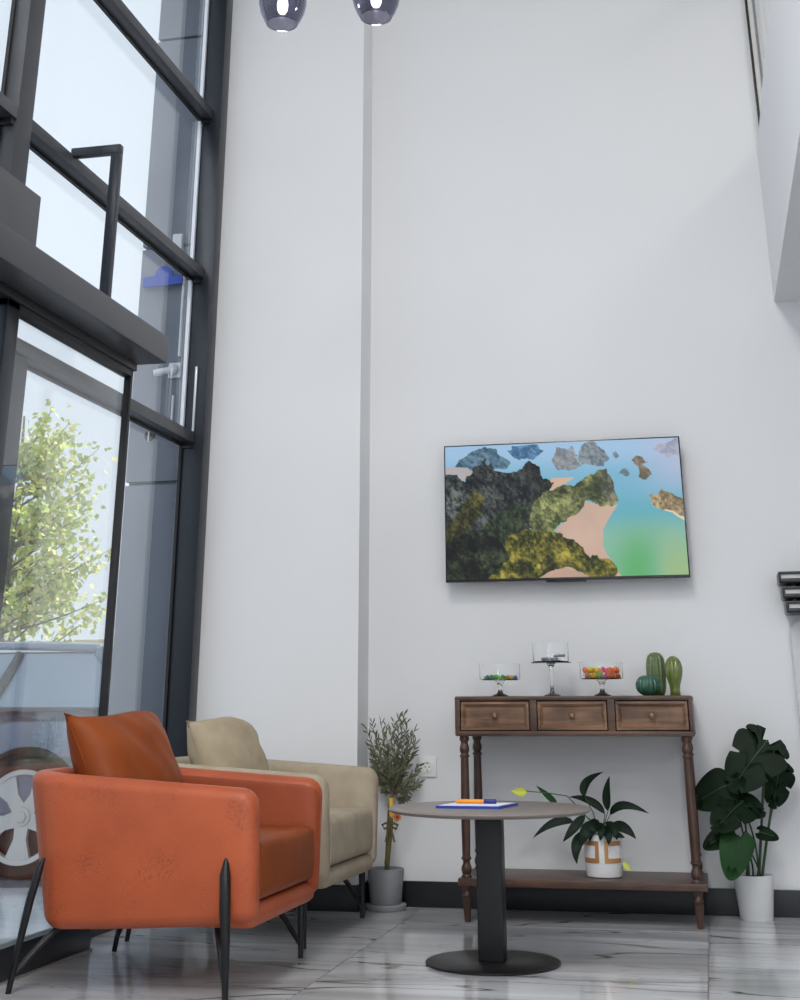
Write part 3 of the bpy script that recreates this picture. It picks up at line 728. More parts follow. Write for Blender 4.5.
land([(-.02, .75), (.1, .66), (.22, .7), (.27, .8), (.22, .92), (.16, 1.02), (-.02, 1.02)], (10, 14, 12), (66, 76, 48), shade=.4+.8*tex2)
sandp([(.38, 1.02), (.43, .96), (.5, .93), (.56, .96), (.62, 1.02)], (196, 158, 138))
sandp([(.87, .50), (.95, .56), (1.02, .64), (1.02, .61), (.95, .53)], (226, 206, 176))
land([(.87, .5), (.88, .43), (.92, .37), (.96, .40), (1.02, .50), (1.02, .62), (.95, .55)], (110, 94, 66), (196, 172, 128))
grey_ = img.mean(-1, keepdims=True); img = grey_*.14+img*.86; img = np.clip(img, 0, 255)/255.; lin = np.where(img <= .04045, img/12.92, ((img+.055)/1.055)**2.4)
xs = -TW+.006+uu*(2*TW-.012); zs_ = TH-.006-vv*(2*TH-.018)
verts = np.stack([xs, np.full_like(xs, TYF-.0012), zs_], -1).reshape(-1, 3)
ii = np.arange(NU*NV).reshape(NV, NU)
faces = np.stack([ii[:-1, :-1], ii[1:, :-1], ii[1:, 1:], ii[:-1, 1:]], -1).reshape(-1, 4)
me = bpy.data.meshes.new('screen'); me.from_pydata(verts.tolist(), [], faces.tolist()); me.update()
at_ = me.color_attributes.new('picture', 'FLOAT_COLOR', 'POINT')
at_.data.foreach_set('color', np.concatenate([lin.reshape(-1, 3), np.ones((NU*NV, 1))], 1).astype(np.float32).ravel())
m = bpy.data.materials.new('tv_picture'); m.use_nodes = True; n = m.node_tree; b = n.nodes['Principled BSDF']
vc = n.nodes.new('ShaderNodeVertexColor'); vc.layer_name = 'picture'; b.inputs['Base Color'].default_value = (.01, .01, .01, 1); b.inputs['Roughness'].default_value = .18
b.inputs['Specular IOR Level'].default_value = .3
n.links.new(vc.outputs[0], b.inputs['Emission Color']); b.inputs['Emission Strength'].default_value = .95
me.materials.append(m); so = bpy.data.objects.new('screen', me); COL.objects.link(so); so.parent = tv
so['label'] = 'lit picture of green islands, pale beach and turquoise sea'

# ---- socket
sk = thing('wall_socket', 'white single wall socket above the black skirting', 'socket', (-1.259, YW, .553))
box('plate', -.041, .041, -.010, -.0005, -.041, .041, 'plate_white', sk, .003)
bm = bmesh.new(); add_lathe(bm, [(.002, .0), (.019, .0), (.021, .003), (.0225, .003), (.0225, -.002)], seg=28, cap=False)
o = mesh_obj('insert', bm, 'plate_white', sk, True, .6); o.rotation_euler = (PI/2, 0, 0); o.location = (0, -.0105, 0)
for s in (-1, 1):
    o = lathe('contact_hole', [(.0005, 0), (.003, 0), (.003, .001), (.0005, .001)], 'socket_hole', sk, (s*.0095, -.0112, 0), 10); o.rotation_euler = (PI/2, 0, 0)
box('earth_clip', -.003, .003, -.0135, -.0105, .013, .018, 'socket_hole', sk); box('earth_clip', -.003, .003, -.0135, -.0105, -.018, -.013, 'socket_hole', sk)

# ================================================================== PLANTS
def leaf_strip(name, pts, wmax, m, parent, org, nrm=Vector((0, -1, .35)), fold=.22, seg=10):
    p = bez(*[q-org for q in pts], seg); vs = []; fs = []
    for i, c in enumerate(p):
        t = i/seg; d = (p[min(i+1, seg)]-p[max(i-1, 0)]).normalized(); s = d.cross(nrm).normalized(); nn = s.cross(d).normalized()
        wv_ = wmax*max(.03, (math.sin(PI*t**.75))**.85 if 0 < t < 1 else 0)
        vs += [c-s*wv_+nn*wv_*fold, c-s*wv_*.5+nn*wv_*fold*.35, c, c+s*wv_*.5+nn*wv_*fold*.35, c+s*wv_+nn*wv_*fold]
    for i in range(seg):
        for k in range(4): fs.append((i*5+k, i*5+k+1, i*5+k+6, i*5+k+5))
    return raw_obj(name, vs, fs, m, parent, True)

# ---- peace lily on the shelf
PL = Vector((-.480, 6.03, .159))
lily = thing('potted_lily', 'leafy green houseplant in a white pot with gold frames on the console shelf', 'potted plant', PL)
lathe('pot', [(.001, 0), (.066, 0), (.071, .004), (.0765, .04), (.078, .09), (.077, .140), (.076, .155), (.0735, .157), (.071, .155), (.072, .12), (.001, .12)], 'pot_white', lily, seg=48)
lathe('soil', [(.001, .121), (.07, .121), (.068, .128), (.03, .131), (.001, .131)], 'soil', lily, seg=24)
def pot_band(a0, a1, z0, z1):
    bm = bmesh.new(); n_ = max(3, int(abs(a1-a0)/.07)); rows = []
    for k in range(n_+1):
        a = a0+(a1-a0)*k/n_; q = []
        for (r, z) in ((.0765, z0), (.0795, z0), (.0795, z1), (.0765, z1)): q.append(bm.verts.new((r*math.cos(a), r*math.sin(a), z)))
        rows.append(q)
    for A, B in zip(rows, rows[1:]):
        for i in range(4): bm.faces.new((A[i], A[(i+1) % 4], B[(i+1) % 4], B[i]))
    bm.faces.new(rows[0]); bm.faces.new(rows[-1][::-1])
    return mesh_obj('gold_band', bm, 'gold_band', lily, True, .6)
ac = -PI/2-.02
for base in (0, PI):
    for s in (-1, 1):
        c = ac+base
        pot_band(c+s*.14, c+s*.34, .055, .135); pot_band(c+s*.34, c+s*1.15, .055, .072); pot_band(c+s*.34, c+s*1.15, .118, .135)
def P(px, py, Y): return at(px, py, Y)
LV = [((585, 797), (586, 783), (603, 772), 4.2, 6.06), ((608, 811), (606.5, 794), (609.6, 776), 4.0, 6.02), ((610, 815), (624, 805.5), (649, 813.6), 4.0, 5.99), ((605, 814), (590, 801), (569, 797), 3.8, 6.07),
      ((574, 822), (554, 823), (533, 838), 4.0, 6.0), ((585, 815), (574, 828), (563, 842), 4.5, 5.97), ((587, 832), (577, 845), (577, 864), 5.5, 5.94), ((600, 826), (587, 831), (581, 848), 6.5, 5.95),
      ((611, 826), (624, 828), (636, 839), 5.0, 5.98), ((603, 826), (608, 834), (608.6, 845), 4.5, 5.935), ((612, 834), (618, 835), (625, 838), 3.0, 5.95), ((598, 820), (592, 828), (590, 842), 5, 5.96),
      ((606, 822), (614, 830), (617, 840), 4.5, 5.96), ((597, 824), (601, 830), (600, 841), 4.5, 5.94)]
root = PL+Vector((0, 0, .128))
for k, (a, b, c, wd, Y) in enumerate(LV):
    A, B, C = P(*a, 6.03*.55+Y*.45), P(*b, Y), P(*c, Y-.01)
    lf = leaf_strip('leaf', (A, B, C), wd/233., 'lily_green', lily, PL)
    mid = (root+A)*.5+Vector((0, 0, .02))
    tube('leaf_stalk', [root-PL+Vector((rr.uniform(-.02, .02), rr.uniform(-.02, .02), 0)), mid-PL, A-PL], [.0028, .0022, .0018], 'stem_green', lf, 6)
fs_ = [P(600, 832, 6.02), P(585, 815, 6.0), P(575, 804, 5.99), P(567, 796, 5.98), P(548, 793, 5.97), P(526, 791, 5.96)]
fst = tube('flower_stalk', [p-PL for p in fs_], [.0022]*6, 'stem_green', lily, 6)
leaf_strip('spathe', (P(527, 791.5, 5.96), P(520, 792.5, 5.955), P(511, 790.5, 5.95)), 4.2/233, 'lily_yellow', fst, PL, fold=.5)
leaf_strip('leaf', (P(557, 804, 5.98), P(548, 796, 5.97), P(536, 785.5, 5.97)), 3.0/233, 'monstera_bright', lily, PL)
leaf_strip('withered_leaf', (P(623, 862, 5.99), P(627, 867, 5.985), P(631, 870.5, 5.98)), 2.6/233, 'lily_yellow', lily, PL)

# ---- monstera in the white pot
PM = Vector((.108, 6.195, 0))
mo = thing('potted_monstera', 'dark green split-leaf plant in a plain white pot on the floor', 'potted plant', PM)
lathe('pot', [(.001, 0), (.061, 0), (.065, .004), (.0805, .155), (.081, .162), (.078, .163), (.075, .158), (.072, .135), (.001, .135)], 'pot_white', mo, seg=48)
lathe('soil', [(.001, .136), (.073, .136), (.07, .150), (.03, .156), (.001, .157)], 'soil', mo, seg=24)
def mon_leaf(px, py, Y, L_px, W_px, tip_ang, nvec, m, notch, seed, droop=.18, parent=mo):
    q = random.Random(seed); K = 84; s = 1/235.
    d_img = Vector((math.cos(tip_ang), 0, -math.sin(tip_ang)))     # tip direction (x right, angle measured downwards)
    nn = Vector(nvec).normalized(); d = (d_img-nn*d_img.dot(nn)).normalized(); sd_ = nn.cross(d).normalized()
    c = at(px, py, Y)-PM
    L, W = L_px*s, W_px*s*.5
    vs = []; fs = []
    def place(a, b):
        rr_ = (a/L)**2+(b/max(W, 1e-6))**2*.5
        return c+d*(a-L*.42)+sd_*b-nn*droop*L*(.55*(a/L-.42)**2*2+.22*(b/W)**2)+nn*(.02*math.sin(b/W*4)*L*.4)
    nm = 9; mids = [place(L*i/nm, 0)+nn*(-.004) for i in range(nm+1)]; vs += mids
    for side in (1, -1):
        outs = []
        for k in range(K+1):
            t = k/K; phi = PI*.93*(1-t)
            R = (.52+.50*((1+math.cos(phi))/2)**1.5)
            a = L*(.16+R*.84*math.cos(phi)) if phi < PI/2 else L*(.16+.30*math.cos(phi)*1.0)
            b = W*math.sin(phi)**.8 if phi > PI/2 else W*(math.sin(phi)**1.05)
            if t == 1: b = 0; a = L
            if notch and .12 < t < .9:
                f = (t-.12)/.78*notch; fr_ = f-int(f)
                b *= .90+.10*math.sin(PI*min(1, fr_/.86)); 
                if .88 < fr_ < 1.0:
                    cut = .50*math.sin(PI*(fr_-.88)/.12)**.6*(1 if int(f) % 2 == 0 else .8); b *= (1-cut); a = a-L*.10*cut
            outs.append((a, side*b))
        o0_ = len(vs); vs += [place(a, b) for a, b in outs]
        h0 = len(vs); hv = []
        for k, (a, b) in enumerate(outs):
            hv.append(place(max(0, min(L, (a*.9+L*.05)))*.75+.06*L if True else a, b*.45))
        vs += hv
        for k in range(K):
            f4 = (o0_+k, o0_+k+1, h0+k+1, h0+k); fs.append(f4 if side > 0 else f4[::-1])
            m0 = int(min(nm, max(0, round(k/K*nm)))); m1 = int(min(nm, max(0, round((k+1)/K*nm))))
            if m0 == m1: f3 = (h0+k, h0+k+1, m0)
            else: f3 = (h0+k, h0+k+1, m1, m0)
            fs.append(f3 if side > 0 else f3[::-1])
    lf = raw_obj('leaf', vs, fs, m, parent, True)
    tube('midrib', [p+nn*.003 for p in mids[:-1]], [.0022-.00018*i for i in range(nm)], 'stem_green', lf, 6)
    return lf, c+d*(-L*.36)
ML = [(752, 760, 6.04, 60, 56, 2.25, (-.15, -1, .35), 'monstera_green', 3, 1), (777, 783, 6.16, 40, 36, 1.9, (.35, -1, .1), 'monstera_green', 3, 2), (713, 792, 6.09, 40, 42, 2.7, (-.3, -1, .5), 'monstera_green', 0, 3),
      (731, 812, 6.02, 44, 40, 2.2, (0, -.9, .75), 'monstera_green', 3, 4), (749, 806, 6.08, 28, 26, .5, (.1, -1, .4), 'monstera_green', 2, 5), (719, 838, 6.05, 30, 24, 2.6, (-.2, -.9, .6), 'monstera_green', 0, 6),
      (735, 853, 5.99, 40, 32, 1.85, (0, -1, .3), 'monstera_bright', 0, 7), (767, 834, 6.10, 19, 15, .35, (.1, -.9, .6), 'monstera_green', 0, 8), (738, 790, 6.12, 26, 22, 1.4, (0, -1, .2), 'monstera_green', 0, 9)]
for k, (px, py, Y, L_, W_, ta, nv, mm, nt_, sd0) in enumerate(ML):
    lf, jn = mon_leaf(px, py, Y, L_, W_, ta, nv, mm, nt_, sd0)
    b0 = Vector((rr.uniform(-.035, .035), rr.uniform(-.03, .03), .15))
    if k < 2: b0 = Vector((.022+.012*k, .0, .15))
    mid = Vector((b0.x*.6+jn.x*.4+.012, (b0.y+jn.y)/2+.02, .15+(jn.z-.15)*.55))
    tube('leaf_stalk', bez(b0, mid, jn, 7), [.0065 if k < 2 else .0045, *([.0055 if k < 2 else .0036]*6), .003], 'stem_green', lf, 8)

# ---- olive tree in the grey pot
PO = Vector((-1.424, 6.175, 0))
ol = thing('potted_olive_tree', 'small olive tree with a ribbon in a grey pot behind the cream armchair', 'potted plant', PO)
lathe('saucer', [(.001, 0), (.082, 0), (.086, .004), (.088, .020), (.086, .023), (.075, .023), (.001, .010)], 'pot_grey', ol, seg=48)
lathe('pot', [(.001, .012), (.062, .012), (.066, .016), (.078, .145), (.0785, .156), (.0755, .158), (.073, .153), (.070, .135), (.001, .135)], 'pot_grey', ol, seg=48)
lathe('soil', [(.001, .136), (.07, .136), (.06, .144), (.001, .147)], 'soil', ol, seg=24)
tr_pts = [Vector((.004, 0, .13)), Vector((.010, 0, .28)), Vector((.018, .0, .40)), at(393, 790, 6.175)-PO]
tube('trunk', tr_pts, [.011, .0095, .0085, .007], 'olive_bark', ol, 10)
tip_px = [(366, 727), (372, 722), (377, 736), (381, 722), (386, 726), (391, 730), (394, 722), (399, 716), (404, 713), (407, 722), (410, 735), (415, 729), (416, 742), (419, 765), (418, 783), (408, 795), (412, 775), (371, 755), (374, 765), (370, 745), (398, 745), (402, 760), (388, 748), (397, 765), (384, 760), (405, 750), (378, 775), (401, 778)]
fol_v = []; fol_f = []
q = random.Random(11); top = tr_pts[-1]
bmb = bmesh.new()
for k, (px, py) in enumerate(tip_px):
    tip = at(px, py, 6.175+q.uniform(-.065, .06))-PO
    b0 = top+Vector((0, 0, q.uniform(-.02, .02))); md = b0*.5+tip*.5+Vector((0, q.uniform(-.02, .02), -.025))
    path = bez(b0, md, tip, 9); add_tube(bmb, path, [.0032-.0024*i/9 for i in range(10)], 5)
    n_l = 34
    for i in range(n_l):
        t = .22+.8*i/n_l; t = min(t, .999); f = t*9; i0 = int(f); p = path[i0].lerp(path[i0+1], f-i0); d = (path[i0+1]-path[i0]).normalized()
        sdv = d.cross(Vector((q.uniform(-1, 1), q.uniform(-1, 1), q.uniform(-.3, .3)))).normalized()
        ld_ = (d*q.uniform(.5, .95)+sdv*q.uniform(.35, .9)).normalized(); L = q.uniform(.024, .040); wl = q.uniform(.0028, .0042)
        sv = ld_.cross(Vector((q.uniform(-1, 1), -1, q.uniform(-1, 1)))).normalized()*wl; up_ = ld_.cross(sv).normalized()*.0012
        o_ = len(fol_v); fol_v += [p, p+ld_*L*.35+sv, p+ld_*L*.75+sv*.8, p+ld_*L, p+ld_*L*.75-sv*.8, p+ld_*L*.35-sv, p+ld_*L*.5+up_]
        for a_, b_ in ((0, 1), (1, 2), (2, 3), (3, 4), (4, 5), (5, 0)): fol_f.append((o_+a_, o_+b_, o_+6))
mesh_obj('branches', bmb, 'olive_bark', ol, True)
o = raw_obj('foliage', fol_v, fol_f, 'olive_leaf', ol); o['kind'] = 'stuff'
def lp(px, py, Y=6.10): return at(px, py, Y)-PO
box('tag_strip', lp(390.5, 805).x-.008, lp(390.5, 805).x+.008, -.065, -.060, lp(390, 817).z, lp(390, 798).z, 'yellow_stake', ol, .002)
wr = tube('wrapping', [lp(387, 864, 6.12), lp(389, 845, 6.12), lp(391, 826, 6.12), lp(391, 818, 6.12)], [.012, .011, .0095, .008], 'ribbon_olive', ol, 10)
fc = lp(397.5, 817, 6.085); fl_ = empty('flower', fc); fl_.parent = ol
for k in range(10):
    a = 2*PI*k/10
    leaf_strip('petal', (Vector((0, 0, 0)), Vector((math.cos(a)*.010, -.004, math.sin(a)*.010)), Vector((math.cos(a)*.018, 0, math.sin(a)*.018))), .0058, 'flower_orange', fl_, Vector((0, 0, 0)), nrm=Vector((0, -1, .01)), seg=5)
o = lathe('eye', [(.001, 0), (.007, 0), (.007, .003), (.004, .006), (.001, .0065)], 'flower_eye', fl_, (0, -.002, 0), 14); o.rotation_euler = (PI/2, 0, 0)
bw = empty('bow', lp(390, 826, 6.09)); bw.parent = ol
for s in (-1, 1):
    pts = [Vector((0, 0, 0)), Vector((s*.018, -.004, .012)), Vector((s*.034, 0, .004)), Vector((s*.026, .004, -.012)), Vector((0, 0, 0))]
    bm = bmesh.new(); add_tube(bm, pts, [.003, .005, .005, .005, .003], 6); mesh_obj('loop', bm, 'ribbon_olive', bw, True)
    tube('tail', [Vector((0, 0, 0)), Vector((s*.012, -.003, -.03)), Vector((s*.02, 0, -.062))], [.0025, .004, .0045], 'ribbon_olive', bw, 6)

# ================================================================== RACK AND PANEL ON THE RIGHT
rk = thing('letter_rack', 'three black trays with pale cards stacked on the back wall', 'letter rack', (.45, YW-.001, 1.17))
for k, (z, x0) in enumerate(((.123, -.125), (.060, -.115), (0, -.105))):
    bm = bmesh.new(); add_box(bm, x0, .14, -.17, -.005, z+.0, z+.020, .009, 3)
    tr_ = mesh_obj('tray', bm, 'rack_black', rk, True, .7)
    box('tray_rim', x0+.004, .14, -.172, -.160, z+.036, z+.048, 'rack_black', tr_, .003); box('tray_end', x0, x0+.012, -.17, -.02, z+.012, z+.046, 'rack_black', tr_, .004)
    box('card', x0+.014, .135, -.163, -.157, z+.016, z+.038, 'rack_card', tr_)
for x in (-.07, .06): box('spacer', x, x+.015, -.12, -.105, .02, .125, 'rack_black', rk, .002)
box('back_plate', -.09, .14, -.006, 0, 0, .17, 'rack_black', rk, .002)
pn = thing('display_board', 'plain pale grey round-cornered board against the back wall beside the split-leaf plant', 'board', (.79, YW-.04, 0))
bm = bmesh.new(); pts = [(.43, .0), (.43, 1.11)]+[(.37+.06*math.cos(a), 1.09+.06*math.sin(a)) for a in [PI/12*i for i in range(1, 7)]]+[(-.37-.06*math.sin(a), 1.09+.06*math.cos(a)) for a in [PI/12*i for i in range(0, 7)]]+[(-.43, 0)]
lo = [bm.verts.new((x, -.0, z)) for x, z in pts]; hi = [bm.verts.new((x, .02, z)) for x, z in pts]
bm.faces.new(lo); bm.faces.new(hi[::-1])
for i in range(len(pts)): bm.faces.new((lo[i], hi[i], hi[(i+1) % len(pts)], lo[(i+1) % len(pts)]))
mesh_obj('board', bm, 'panel_grey', pn)
for s in (-1, 1): box('foot', s*.3-.03, s*.3+.03, -.06, .02, 0, .012, 'panel_grey', pn, .003)

# ================================================================== PENDANT LAMPS
def pendant(x, y, zr, label):
    t = thing('pendant_lamp', label, 'pendant lamp', (x, y, zr), 0, 'smoked glass pendants'); W = 1.13
    pr_ = [(r*W, z) for r, z in ((.050, 0), (.060, .016), (.073, .05), (.0795, .085), (.080, .115), (.074, .15), (.060, .185), (.038, .21), (.022, .222))]
    lathe('shade', pr_+[(r-.003, z) for r, z in reversed(pr_)]+[pr_[0]], 'pendant_glass', t, seg=40, cap=False, ang=2)
    lathe('cap', [(.001, .218), (.026, .218), (.026, .25), (.012, .275), (.001, .276)], 'alu', t, seg=24)
    lathe('lamp_holder', [(.001, .16), (.017, .16), (.017, .22), (.001, .22)], 'alu', t, seg=20)
    lathe('bulb', [(.001, .045), (.012, .048), (.019, .06), (.021, .08), (.018, .105), (.012, .13), (.011, .16), (.001, .16)], 'bulb', t, seg=20)
    lathe('rim', [(.049*W, -.0015), (.0515*W, -.0015), (.0515*W, .0015), (.049*W, .0015), (.049*W, -.0015)], 'pendant_glass', t, seg=40, cap=False)
    tube('cord', [(0, 0, .27), (0, 0, CEIL-zr-.03)], [.0025, .0025], 'gasket_black', t, 6)
    lathe('ceiling_rose', [(.001, CEIL-zr-.03), (.05, CEIL-zr-.03), (.05, CEIL-zr-.001), (.001, CEIL-zr-.001)], 'alu', t, seg=24)
    ld = bpy.data.lights.new('bulb_light', 'POINT'); ld.energy = 4; ld.color = (.9, .92, 1); ld.shadow_soft_size = .02
    lo_ = bpy.data.objects.new('bulb_light', ld); COL.objects.link(lo_); lo_.parent = t; lo_.location = (0, 0, .02)
for (px, py) in ((282, 24), (376, 17.5)):
    p = at(px, py, 4.15); pendant(p.x, p.y, p.z, 'smoked glass pendant lamp hanging from the high ceiling')

# ================================================================== OUTSIDE
ZG = -.13
struct(box('pavement', -9.5, XG-.02, -6, 12, ZG-.1, ZG, 'paving'), 'smooth blue-grey paving outside the glass door')
struct(box('ground', -140, -9.5, -60, 140, ZG-.2, ZG-.1, 'road'), 'pale open ground beyond the paving')
struct(box('ground_strip', -9.5, 30, 12, 140, ZG-.2, ZG-.1, 'road'))
fn = struct(empty('wall_exterior', (-2.55, 6.1, 0)), 'grey clad fin wall outside the window with open panel joints')
for (x0, x1, m_) in ((-2.722, -2.592, 'clad_light'), (-2.592, -2.40, 'clad_dark')):
    z = ZG
    for z1 in (.62, 1.83, 3.05, 4.28, 5.6):
        box('panel', x0+2.55, x1+2.55, 0, .03, z, z1-.018, m_, fn, .002); z = z1
box('core', -2.715+2.55, -2.40+2.55, .03, .19, ZG, 5.6, 'clad_dark', fn)
# things on the fin
def fp(px, py, Y=6.1): return at(px, py, Y)
c = fp(176, 371)
cc = thing('security_camera', 'white security camera on a square plate on the grey cladding', 'camera', (c.x, 6.1, c.z))
box('plate', -.032, .032, -.022, 0, -.038, .038, 'cam_white', cc, .004)
o = lathe('boss', [(.001, 0), (.03, 0), (.031, .008), (.027, .02), (.017, .03), (.001, .034)], 'cam_white', cc, (-.004, -.02, 0), 24); o.rotation_euler = (PI/2, 0, 0)
tube('body', [(-.012, -.05, -.004), (-.028, -.056, -.01), (-.085, -.07, -.024), (-.09, -.071, -.025)], [.012, .017, .019, .016], 'cam_white', cc, 14)
tube('lens', [(-.0895, -.0712, -.0252), (-.093, -.072, -.026)], [.0135, .0135], 'lens_black', cc, 14)
c = fp(180, 244); jb = thing('junction_box', 'small white junction box high on the grey cladding', 'junction box', (c.x, 6.1, c.z))
box('box', -.028, .028, -.04, 0, -.045, .045, 'cam_white', jb, .008)
box('lid', -.024, .024, -.044, -.04, -.04, .04, 'cam_white', jb, .002)
a, b = fp(186, 262), fp(178, 357)
tag(tube('conduit', [(b.x+.012, 6.088, a.z), (b.x+.012, 6.088, (a.z+b.z)/2), (b.x+.012, 6.088, b.z)], [.009]*3, 'cam_white'), 'thin white conduit running down the cladding to the security camera', 'conduit')
a = fp(175, 368+28); b = fp(166, 425)
tag(tube('cable_tube', [(a.x-.004, 6.088, a.z), (a.x-.004, 6.088, b.z-.05)], [.008]*2, 'cam_white'), 'thin white cable tube below the security camera', 'conduit')
c = fp(165, 282); sg = thing('blue_plaque', 'blue plaque with a domed top fixed to the grey cladding', 'plaque', (c.x, 6.1, c.z))
bm = bmesh.new(); pts = [(-.092, -.032), (.098, -.026), (.098, .018), (.048, .018)]+[(.008+.042*math.cos(a), .022+.042*math.sin(a)) for a in [PI*i/12 for i in range(13)]]+[(-.092, .014)]
lo = [bm.verts.new((x, -.045, z)) for x, z in pts]; hi = [bm.verts.new((x, -.03, z)) for x, z in pts]
bm.faces.new(lo); bm.faces.new(hi[::-1])
for i in range(len(pts)): bm.faces.new((lo[i], hi[i], hi[(i+1) % len(pts)], lo[(i+1) % len(pts)]))
mesh_obj('face', bm, 'sign_blue', sg); sg.scale = (1.12, 1, 1.1)
for x in (-.06, .07): box('standoff', x-.006, x+.006, -.031, 0, -.016, -.004, 'alu', sg)
c = fp(150, 436); fb = thing('round_bracket', 'dark round glass clamp with a pale pin on the cladding', 'bracket', (c.x, 6.1, c.z))
o = lathe('disc', [(.001, 0), (.026, 0), (.028, .004), (.024, .012), (.001, .014)], 'lens_black', fb, (0, 0, 0), 24); o.rotation_euler = (PI/2, 0, 0)
box('pin', -.004, .004, -.02, -.012, -.032, .02, 'alu', fb)

# ---- parked car, nose towards the building
car = thing('parked_car', 'blue-grey parked car with silver wheels outside the glass door', 'car', (-5.36, 8.88, ZG), PI)
ST = [(-2.15, .70, .42, .86), (-2.05, .82, .30, .93), (-1.6, .89, .24, .955), (-.8, .90, .22, .955), (0, .90, .22, .955), (.6, .90, .22, .955), (.95, .895, .22, .945), (1.4, .88, .22, .90), (1.8, .84, .24, .83), (2.05, .74, .28, .74), (2.15, .60, .34, .62)]
bm = bmesh.new(); rings = []
for (x, hw, z0, z1) in ST:
    ring = []
    for (fy, fz) in ((-.80, 0), (-.97, .10), (-1, .35), (-.99, .62), (-.955, .82), (-.87, .94), (-.6, .99), (0, 1.03), (.6, .99), (.87, .94), (.955, .82), (.99, .62), (1, .35), (.97, .10), (.8, 0)):
        ring.append(bm.verts.new((x, fy*hw, z0+fz*(z1-z0))))
    rings.append(ring)
for A, B in zip(rings, rings[1:]):
    for i in range(len(A)): bm.faces.new((A[i], A[(i+1) % len(A)], B[(i+1) % len(A)], B[i]))
bm.faces.new(rings[0]); bm.faces.new(rings[-1][::-1])
mesh_obj('body', bm, 'car_paint', car, True, .9)
# glasshouse: windscreen, side windows, roof
wb, wt = (.98, .80, .94), (.25, .70, 1.27)
rb_, rtp = (-2.0, .76, .96), (-1.62, .68, 1.27)
def q4(name, pts, m, th=.012):
    bm = bmesh.new(); c = sum((Vector(p) for p in pts), Vector())/len(pts)
    vs = [bm.verts.new(p) for p in pts]; f = bm.faces.new(vs); bmesh.ops.subdivide_edges(bm, edges=bm.edges[:], cuts=5, use_grid_fill=True)
    return bm
def patch(name, c4, m, bulge, axis, nu=10, nv=8, parent=car):
    bm = bmesh.new(); g = []
    for i in range(nu+1):
        row = []
        for j in range(nv+1):
            u, v = i/nu, j/nv; p = (Vector(c4[0])*(1-u)+Vector(c4[1])*u)*(1-v)+(Vector(c4[3])*(1-u)+Vector(c4[2])*u)*v
            p = p+Vector(axis)*bulge*(1-(2*u-1)**2)*(.6+.4*(1-(2*v-1)**2)); row.append(bm.verts.new(p))
        g.append(row)
    for i in range(nu):
        for j in range(nv): bm.faces.new((g[i][j], g[i+1][j], g[i+1][j+1], g[i][j+1]))
    return mesh_obj(name, bm, m, parent, True)
patch('windscreen', [(wb[0], -wb[1], wb[2]), (wb[0], wb[1], wb[2]), (wt[0], wt[1], wt[2]), (wt[0], -wt[1], wt[2])], 'car_glass', .16, (1, 0, .3))
patch('rear_window', [(rb_[0], -rb_[1], rb_[2]), (rb_[0], rb_[1], rb_[2]), (rtp[0], rtp[1], rtp[2]), (rtp[0], -rtp[1], rtp[2])], 'car_glass', .08, (-1, 0, .3))
rf_ = patch('roof', [(wt[0]+.02, -wt[1]-.01, wt[2]-.005), (wt[0]+.02, wt[1]+.01, wt[2]-.005), (rtp[0], rtp[1]+.01, rtp[2]), (rtp[0], -rtp[1]-.01, rtp[2])], 'car_paint', .10, (0, 0, 1), 12, 10)
for s in (-1, 1):
    patch('side_window', [(wb[0]-.12, s*(wb[1]+.03), wb[2]+.01), (rb_[0]+.12, s*(rb_[1]+.06), rb_[2]-.02), (rtp[0]+.02, s*(rtp[1]+.02), rtp[2]-.01), (wt[0]-.06, s*(wt[1]+.02), wt[2]-.02)], 'car_glass', .04, (0, s, 0))
    tube('pillar', [(-.98, s*.865, .95), (-1.06, s*.80, 1.12), (-1.1, s*.735, 1.26)], [.04, .035, .03], 'car_black', car, 8)
    tube('pillar', [(wb[0]-.02, s*(wb[1]+.01), wb[2]-.02), (.62, s*.765, 1.12), (wt[0], s*wt[1], wt[2])], [.045, .038, .035], 'car_paint', car, 8)
    tube('pillar', [(rb_[0], s*rb_[1], rb_[2]-.05), (rtp[0], s*rtp[1], rtp[2])], [.07, .05], 'car_paint', car, 8)
    tube('roof_rail', [(wt[0]-.05, s*(wt[1]+.03), wt[2]+.02), (-.5, s*(wt[1]+.03), wt[2]+.05), (rtp[0], s*(rtp[1]+.03), rtp[2]+.02)], .025, 'car_paint', car, 8)
    mr = tube('wing_mirror', [(.72, s*.88, 1.0), (.72, s*.95, 1.04), (.70, s*1.06, 1.05), (.70, s*1.1, 1.05)], [.03, .05, .075, .05], 'car_black', car, 10)
    lathe('headlamp', [(.001, 0), (.11, 0), (.09, .06), (.03, .08), (.001, .08)], 'lamp_glass', car, (1.92, s*.62, .66), 16).rotation_euler = (0, PI/2, 0)
    bm = bmesh.new()
    for i in range(13): pass
wp = tube('wiper', [(1.0, -.45, .955), (1.02, -.1, .965), (1.0, .35, .955)], .01, 'car_black', car, 6)
